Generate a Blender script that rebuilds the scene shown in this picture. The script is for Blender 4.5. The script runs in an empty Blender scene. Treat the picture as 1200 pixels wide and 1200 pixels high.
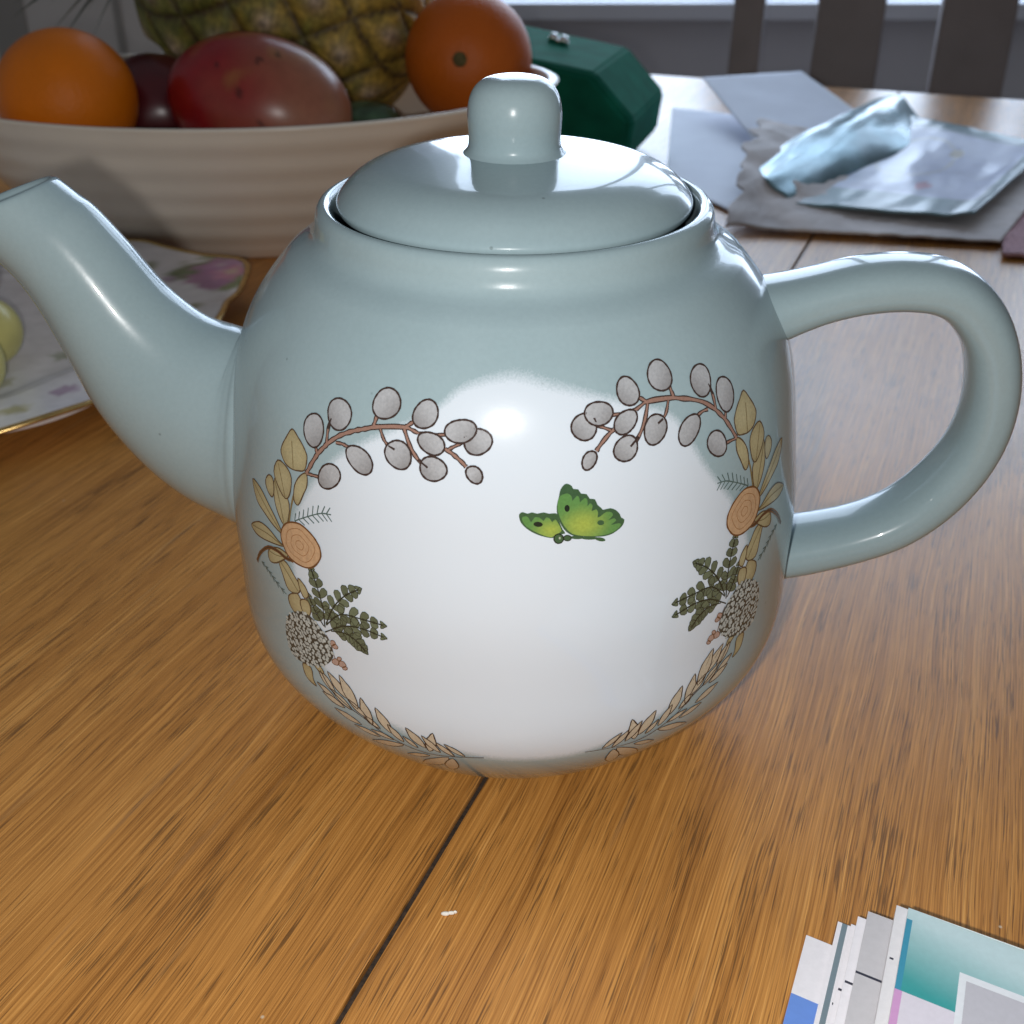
import bpy, bmesh, math, random, json
import numpy as np
from mathutils import Vector, Matrix, noise as mnoise
R = math.radians
random.seed(7)
FLASH, WINDOW, AMB = 2.35, 44.0, .15
scene = bpy.context.scene
COL = scene.collection

# ------------------------------------------------------------------ helpers
def lin(r, g, b):
    f = lambda c: (c/255/12.92) if c/255 <= .04045 else ((c/255+.055)/1.055)**2.4
    return (f(r), f(g), f(b), 1.0)

def link(name, me, mat=None, parent=None, smooth=True):
    o = bpy.data.objects.new(name, me)
    COL.objects.link(o)
    if mat is not None:
        for m in (mat if isinstance(mat, (list, tuple)) else [mat]):
            me.materials.append(m)
    if parent is not None:
        o.parent = parent
    if smooth:
        me.polygons.foreach_set('use_smooth', [True]*len(me.polygons))
    me.update()
    return o

def mesh_of(name, verts, faces):
    me = bpy.data.meshes.new(name)
    me.from_pydata([tuple(v) for v in verts], [], faces)
    me.update()
    return me

def bm_obj(name, bm, mat=None, parent=None, smooth=True):
    me = bpy.data.meshes.new(name)
    bmesh.ops.recalc_face_normals(bm, faces=bm.faces)
    bm.to_mesh(me); bm.free()
    return link(name, me, mat, parent, smooth)

def empty(name, loc=(0, 0, 0), rz=0.0):
    o = bpy.data.objects.new(name, None)
    COL.objects.link(o)
    o.location = loc; o.rotation_euler = (0, 0, rz); o.empty_display_size = .02
    return o

def tag(o, label=None, cat=None, group=None, kind=None):
    if label: o['label'] = label
    if cat: o['category'] = cat
    if group: o['group'] = group
    if kind: o['kind'] = kind
    return o

def add_box(bm, lo, hi, bevel=0.0):
    v = [bm.verts.new((x, y, z)) for x in (lo[0], hi[0]) for y in (lo[1], hi[1]) for z in (lo[2], hi[2])]
    fs = [bm.faces.new([v[i] for i in q]) for q in ((0, 1, 3, 2), (4, 6, 7, 5), (0, 4, 5, 1), (2, 3, 7, 6), (0, 2, 6, 4), (1, 5, 7, 3))]
    if bevel:
        es = list({e for f in fs for e in f.edges})
        bmesh.ops.bevel(bm, geom=es, offset=bevel, segments=2, affect='EDGES', profile=.6)

def box_obj(name, lo, hi, mat, parent=None, bevel=.002):
    bm = bmesh.new(); add_box(bm, lo, hi, bevel)
    return bm_obj(name, bm, mat, parent, smooth=False)

def lathe_mesh(name, prof, n=192):
    """prof: list of (r, h); r == 0 allowed at the ends."""
    verts, faces, rows = [], [], []
    for r, h in prof:
        if r < 1e-7:
            rows.append([len(verts)]); verts.append((0, 0, h))
        else:
            rows.append(list(range(len(verts), len(verts)+n)))
            verts += [(r*math.sin(2*math.pi*i/n), -r*math.cos(2*math.pi*i/n), h) for i in range(n)]
    for a, b in zip(rows, rows[1:]):
        for i in range(n):
            j = (i+1) % n
            if len(a) == 1: faces.append((a[0], b[j], b[i]))
            elif len(b) == 1: faces.append((a[i], a[j], b[0]))
            else: faces.append((a[i], a[j], b[j], b[i]))
    me = mesh_of(name, verts, faces)
    bm = bmesh.new(); bm.from_mesh(me); bmesh.ops.recalc_face_normals(bm, faces=bm.faces); bm.to_mesh(me); bm.free()
    return me

def crom(P, n=6, closed=False):
    """Catmull-Rom through the points (any dimension)."""
    P = [np.array(p, float) for p in P]; m = len(P); out = []
    rng = range(m) if closed else range(m-1)
    for i in rng:
        p1, p2 = P[i], P[(i+1) % m]
        p0 = P[(i-1) % m] if (closed or i > 0) else 2*p1-p2
        p3 = P[(i+2) % m] if (closed or i+2 < m) else 2*p2-p1
        for k in range(n):
            t = k/n
            out.append(.5*((2*p1)+(-p0+p2)*t+(2*p0-5*p1+4*p2-p3)*t*t+(-p0+3*p1-3*p2+p3)*t**3))
    if not closed: out.append(P[-1])
    return out

def set_col(me, cols, name='Col'):
    a = me.color_attributes.new(name, 'FLOAT_COLOR', 'POINT')
    a.data.foreach_set('color', np.asarray(cols, np.float32).ravel())

# ------------------------------------------------------------------ materials
def new_mat(name):
    m = bpy.data.materials.new(name); m.use_nodes = True
    nt = m.node_tree
    return m, nt, nt.nodes['Principled BSDF']

def nd(nt, typ, **kw):
    n = nt.nodes.new(typ)
    for k, v in kw.items():
        if k.startswith('i_'):
            key = k[2:]
            n.inputs[int(key) if key.isdigit() else key].default_value = v
        else: setattr(n, k, v)
    return n

def noise_node(nt, scale, vec=None, detail=3, rough=.55):
    n = nd(nt, 'ShaderNodeTexNoise'); n.inputs['Scale'].default_value = scale
    n.inputs['Detail'].default_value = detail; n.inputs['Roughness'].default_value = rough
    if vec is not None: nt.links.new(vec, n.inputs['Vector'])
    return n

def obj_vec(nt, scale=(1, 1, 1)):
    t = nd(nt, 'ShaderNodeTexCoord'); m = nd(nt, 'ShaderNodeMapping')
    m.inputs['Scale'].default_value = scale
    nt.links.new(t.outputs['Object'], m.inputs['Vector'])
    return m.outputs['Vector']

def ramp(nt, fac, stops):
    r = nd(nt, 'ShaderNodeValToRGB'); e = r.color_ramp.elements
    while len(e) < len(stops): e.new(.5)
    for k, (p, c) in enumerate(stops):
        e[k].position = p; e[k].color = c if len(c) == 4 else (*c, 1)
    nt.links.new(fac, r.inputs['Fac'])
    return r.outputs['Color']

def mix(nt, a, b, fac, mode='MIX'):
    m = nd(nt, 'ShaderNodeMix', data_type='RGBA', blend_type=mode)
    for sock, v in ((m.inputs[6], a), (m.inputs[7], b), (m.inputs[0], fac)):
        if isinstance(v, (tuple, list, float, int)): sock.default_value = v
        else: nt.links.new(v, sock)
    return m.outputs[2]

def bump(nt, bsdf, h, strength, dist):
    b = nd(nt, 'ShaderNodeBump'); b.inputs['Strength'].default_value = strength; b.inputs['Distance'].default_value = dist
    nt.links.new(h, b.inputs['Height']); nt.links.new(b.outputs['Normal'], bsdf.inputs['Normal'])

def plain(name, col, rough=.5, var=.12, scale=30, metal=0.0, spec=.5, bmp=0.0, bscale=None, sheen=0.0):
    """A lightly mottled procedural surface."""
    m, nt, b = new_mat(name)
    v = obj_vec(nt)
    n = noise_node(nt, scale, v, 5)
    lo = tuple(c*(1-var) for c in col[:3])+(1,); hi = tuple(min(1, c*(1+var)) for c in col[:3])+(1,)
    nt.links.new(ramp(nt, n.outputs['Fac'], [(.3, lo), (.7, hi)]), b.inputs['Base Color'])
    b.inputs['Roughness'].default_value = rough; b.inputs['Metallic'].default_value = metal
    b.inputs['Specular IOR Level'].default_value = spec
    if sheen: b.inputs['Sheen Weight'].default_value = sheen
    if bmp:
        n2 = noise_node(nt, bscale or scale*4, v, 4); bump(nt, b, n2.outputs['Fac'], bmp, .001)
    return m

def attr_mat(name, rough=.3, metal=0.0, mottling=.06, scale=400, bmp=0.0, bscale=300, spec=.5, bdist=.0005):
    m, nt, b = new_mat(name)
    a = nd(nt, 'ShaderNodeAttribute', attribute_name='Col')
    v = obj_vec(nt); n = noise_node(nt, scale, v, 3)
    lo = (1-mottling,)*3+(1,); hi = (1+mottling,)*3+(1,)
    c = mix(nt, a.outputs['Color'], ramp(nt, n.outputs['Fac'], [(.3, lo), (.7, hi)]), 1.0, 'MULTIPLY')
    nt.links.new(c, b.inputs['Base Color'])
    b.inputs['Roughness'].default_value = rough; b.inputs['Metallic'].default_value = metal
    b.inputs['Specular IOR Level'].default_value = spec
    if bmp:
        n2 = noise_node(nt, bscale, v, 4); bump(nt, b, n2.outputs['Fac'], bmp, bdist)
    return m

CELADON = (.285, .380, .405, 1)
PANEL = (.56, .63, .69, 1)

def glaze(name, panel=False):
    m, nt, b = new_mat(name)
    v = obj_vec(nt)
    n = noise_node(nt, 900, v, 2)
    base = ramp(nt, n.outputs['Fac'], [(.3, tuple(c*.98 for c in CELADON[:3])+(1,)), (.7, tuple(c*1.02 for c in CELADON[:3])+(1,))])
    big = noise_node(nt, 28, v, 3)
    base = mix(nt, base, ramp(nt, big.outputs['Fac'], [(.3, (.95, .96, .96, 1)), (.7, (1.04, 1.03, 1.03, 1))]), 1.0, 'MULTIPLY')
    # pinholes in the glaze
    vo = nd(nt, 'ShaderNodeTexVoronoi'); vo.inputs['Scale'].default_value = 75; nt.links.new(v, vo.inputs['Vector'])
    pin = ramp(nt, vo.outputs['Distance'], [(.018, (.35, .35, .33, 1)), (.035, (1, 1, 1, 1))])
    base = mix(nt, base, pin, .55, 'MULTIPLY')
    if panel:
        a = nd(nt, 'ShaderNodeAttribute', attribute_name='Col')
        g = noise_node(nt, 2600, v, 2)
        mm = nd(nt, 'ShaderNodeMath', operation='MULTIPLY_ADD'); mm.inputs[1].default_value = .55; mm.inputs[2].default_value = -.275
        nt.links.new(g.outputs['Fac'], mm.inputs[0])
        ad = nd(nt, 'ShaderNodeMath', operation='ADD'); nt.links.new(a.outputs['Fac'], ad.inputs[0]); nt.links.new(mm.outputs[0], ad.inputs[1])
        f = ramp(nt, ad.outputs[0], [(.22, (0, 0, 0, 1)), (.78, (1, 1, 1, 1))])
        base = mix(nt, base, PANEL, f)
    nt.links.new(base, b.inputs['Base Color'])
    r = noise_node(nt, 60, v, 3)
    rr = nd(nt, 'ShaderNodeMapRange'); rr.inputs['To Min'].default_value = .20; rr.inputs['To Max'].default_value = .28
    nt.links.new(r.outputs['Fac'], rr.inputs['Value']); nt.links.new(rr.outputs['Result'], b.inputs['Roughness'])
    b.inputs['Coat Weight'].default_value = .62; b.inputs['Coat IOR'].default_value = 1.40; b.inputs['Coat Roughness'].default_value = .014; b.inputs['Specular IOR Level'].default_value = .16
    w = noise_node(nt, 180, v, 3); g2 = noise_node(nt, 2400, v, 1)
    sm = nd(nt, 'ShaderNodeMath', operation='MULTIPLY_ADD'); sm.inputs[1].default_value = .10
    nt.links.new(g2.outputs['Fac'], sm.inputs[0]); nt.links.new(w.outputs['Fac'], sm.inputs[2])
    bump(nt, b, sm.outputs[0], .06, .0006)
    return m

def wood():
    m, nt, b = new_mat('oak')
    t = nd(nt, 'ShaderNodeTexCoord')
    warp = noise_node(nt, 1.0, obj_vec(nt, (7, 22, 1)), 2)
    sub = nd(nt, 'ShaderNodeVectorMath', operation='MULTIPLY_ADD')
    sub.inputs[1].default_value = (0, .007, 0)
    nt.links.new(warp.outputs['Color'], sub.inputs[0]); nt.links.new(t.outputs['Object'], sub.inputs[2])
    def stretched(sx, sy, detail, rough=.6, off=0):
        mp = nd(nt, 'ShaderNodeMapping'); mp.inputs['Scale'].default_value = (sx, sy, 1); mp.inputs['Location'].default_value = (off, off*1.7, off)
        nt.links.new(sub.outputs[0], mp.inputs['Vector'])
        return noise_node(nt, 1.0, mp.outputs['Vector'], detail, rough).outputs['Fac']
    broad = stretched(2.0, 60, 3, off=3)
    fine = stretched(8, 1050, 5, .74, off=11)
    flick = stretched(26, 2600, 3, .65, off=23)
    pore = stretched(60, 2300, 2, .5, off=37)
    pmask = stretched(14, 110, 2, .5, off=53)
    add = nd(nt, 'ShaderNodeMath', operation='MULTIPLY_ADD'); add.inputs[1].default_value = .30
    nt.links.new(broad, add.inputs[0])
    s2 = nd(nt, 'ShaderNodeMath', operation='MULTIPLY'); s2.inputs[1].default_value = .70; nt.links.new(fine, s2.inputs[0]); nt.links.new(s2.outputs[0], add.inputs[2])
    c = ramp(nt, add.outputs[0], [(.35, (.27, .108, .022, 1)), (.44, (.47, .210, .050, 1)), (.54, (.57, .266, .066, 1)), (.64, (.72, .375, .112, 1))])
    c = mix(nt, c, ramp(nt, flick, [(.33, (.64, .57, .48, 1)), (.62, (1.18, 1.17, 1.14, 1))]), 1.0, 'MULTIPLY')
    # dark pores, gathered in patches
    ps = nd(nt, 'ShaderNodeMath', operation='MULTIPLY_ADD'); ps.inputs[1].default_value = .45; nt.links.new(pmask, ps.inputs[0]); nt.links.new(pore, ps.inputs[2])
    pm = ramp(nt, ps.outputs[0], [(.81, (0, 0, 0, 1)), (.89, (.7, .7, .7, 1))])
    c = mix(nt, c, (.105, .048, .016, 1), pm)
    # worn greyish streaks
    gs = stretched(18, 260, 2, .5, off=71)
    gm = ramp(nt, gs, [(.62, (0, 0, 0, 1)), (.76, (.28, .28, .28, 1))])
    c = mix(nt, c, (.17, .125, .085, 1), gm)
    vo = nd(nt, 'ShaderNodeTexVoronoi'); vo.inputs['Scale'].default_value = 48; nt.links.new(obj_vec(nt), vo.inputs['Vector'])
    c = mix(nt, c, (.62, .52, .38, 1), ramp(nt, vo.outputs['Distance'], [(.012, (.8, .8, .8, 1)), (.024, (0, 0, 0, 1))]))
    nt.links.new(c, b.inputs['Base Color'])
    rn = noise_node(nt, 9, obj_vec(nt), 4)
    mr = nd(nt, 'ShaderNodeMapRange'); mr.inputs['To Min'].default_value = .25; mr.inputs['To Max'].default_value = .38; b.inputs['Specular IOR Level'].default_value = .46
    nt.links.new(rn.outputs['Fac'], mr.inputs['Value']); nt.links.new(mr.outputs['Result'], b.inputs['Roughness'])
    bump(nt, b, add.outputs[0], .25, .0006)
    return m

M = {}
M['glaze'] = glaze('celadon_glaze')
M['glaze_panel'] = glaze('celadon_glaze_white_panel', True)
M['print'] = attr_mat('printed_glaze', .12, mottling=.10, scale=1800)
M['oak'] = wood()
M['bowl'] = plain('cream_stoneware', (.84, .75, .64, 1), .25, .05, 12, bmp=.05, bscale=60)
M['orange'] = plain('orange_peel', (.74, .185, .003, 1), .45, .10, 18, spec=.3, bmp=.5, bscale=420)
M['orange_underlit'] = plain('underlit_orange_peel', (.55, .115, .006, 1), .45, .12, 18, spec=.3, bmp=.5, bscale=420)  # the same peel with weaker light painted into its colour
M['navel'] = plain('navel', (.10, .075, .02, 1), .8, .3, 400)
M['plum'] = plain('dark_red_skin', (.085, .006, .010, 1), .28, .3, 40)
M['avocado'] = plain('dark_green_skin', (.05, .10, .05, 1), .3, .5, 90, bmp=.3, bscale=220)
M['pine'] = attr_mat('pineapple_rind', .55, mottling=.35, scale=260, bmp=.5, bscale=420)
M['pineleaf'] = plain('pineapple_leaf', (.10, .125, .105, 1), .5, .3, 60)
M['mango'] = attr_mat('mango_skin', .30, mottling=.08, scale=160)
M['plate'] = attr_mat('painted_porcelain', .15, mottling=.04, scale=200)
M['gilt'] = plain('worn_gilt', (.62, .42, .16, 1), .25, .2, 200, metal=.85)
M['grape'] = plain('pale_grape', (.60, .55, .20, 1), .35, .12, 60)
M['velvet'] = plain('green_velvet', (.009, .18, .115, 1), .8, .2, 60, sheen=.0, spec=.12)
M['metal'] = plain('polished_metal', (.7, .7, .7, 1), .2, .05, 80, metal=1)
M['paper'] = plain('white_paper', (.76, .82, .97, 1), .6, .05, 25, bmp=.2, bscale=40)
M['kraft'] = plain('grey_kraft_paper', (.60, .55, .54, 1), .7, .14, 45, bmp=.5, bscale=90)
M['pouch'] = attr_mat('foil_pouch', .3, .0, mottling=.10, scale=60, bmp=.12, bscale=30, bdist=.004)
M['foil'] = attr_mat('creased_foil', .27, .45, mottling=.12, scale=70, bmp=.10, bscale=26, bdist=.002)
M['cloth'] = plain('pink_weave', (.52, .32, .36, 1), .9, .35, 500, bmp=.8, bscale=900)
M['card'] = attr_mat('printed_card', .42, mottling=.03, scale=700)
M['wall'] = plain('grey_painted_wall', (.66, .65, .68, 1), .75, .04, 3)
M['door'] = plain('off_white_door_paint', (.78, .72, .68, 1), .5, .04, 4)
M['groove_shade'] = plain('door_groove_shadow', (.40, .37, .34, 1), .6, .05, 4)
M['white'] = plain('white_gloss_paint', (.72, .74, .80, 1), .3, .03, 6)
M['chair'] = plain('dark_taupe_paint', (.26, .225, .225, 1), .45, .12, 14)
M['joint_shade'] = plain('dusty_joint_shade', (.035, .022, .014, 1), .9, .6, 900)  # near black paints the gap's shade; the mottling stands for dust
M['floor'] = plain('dark_floor', (.09, .075, .065, 1), .5, .2, 6)
M['crumb'] = plain('dry_white_crumb', (.85, .82, .74, 1), .6, .1, 900)

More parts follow.
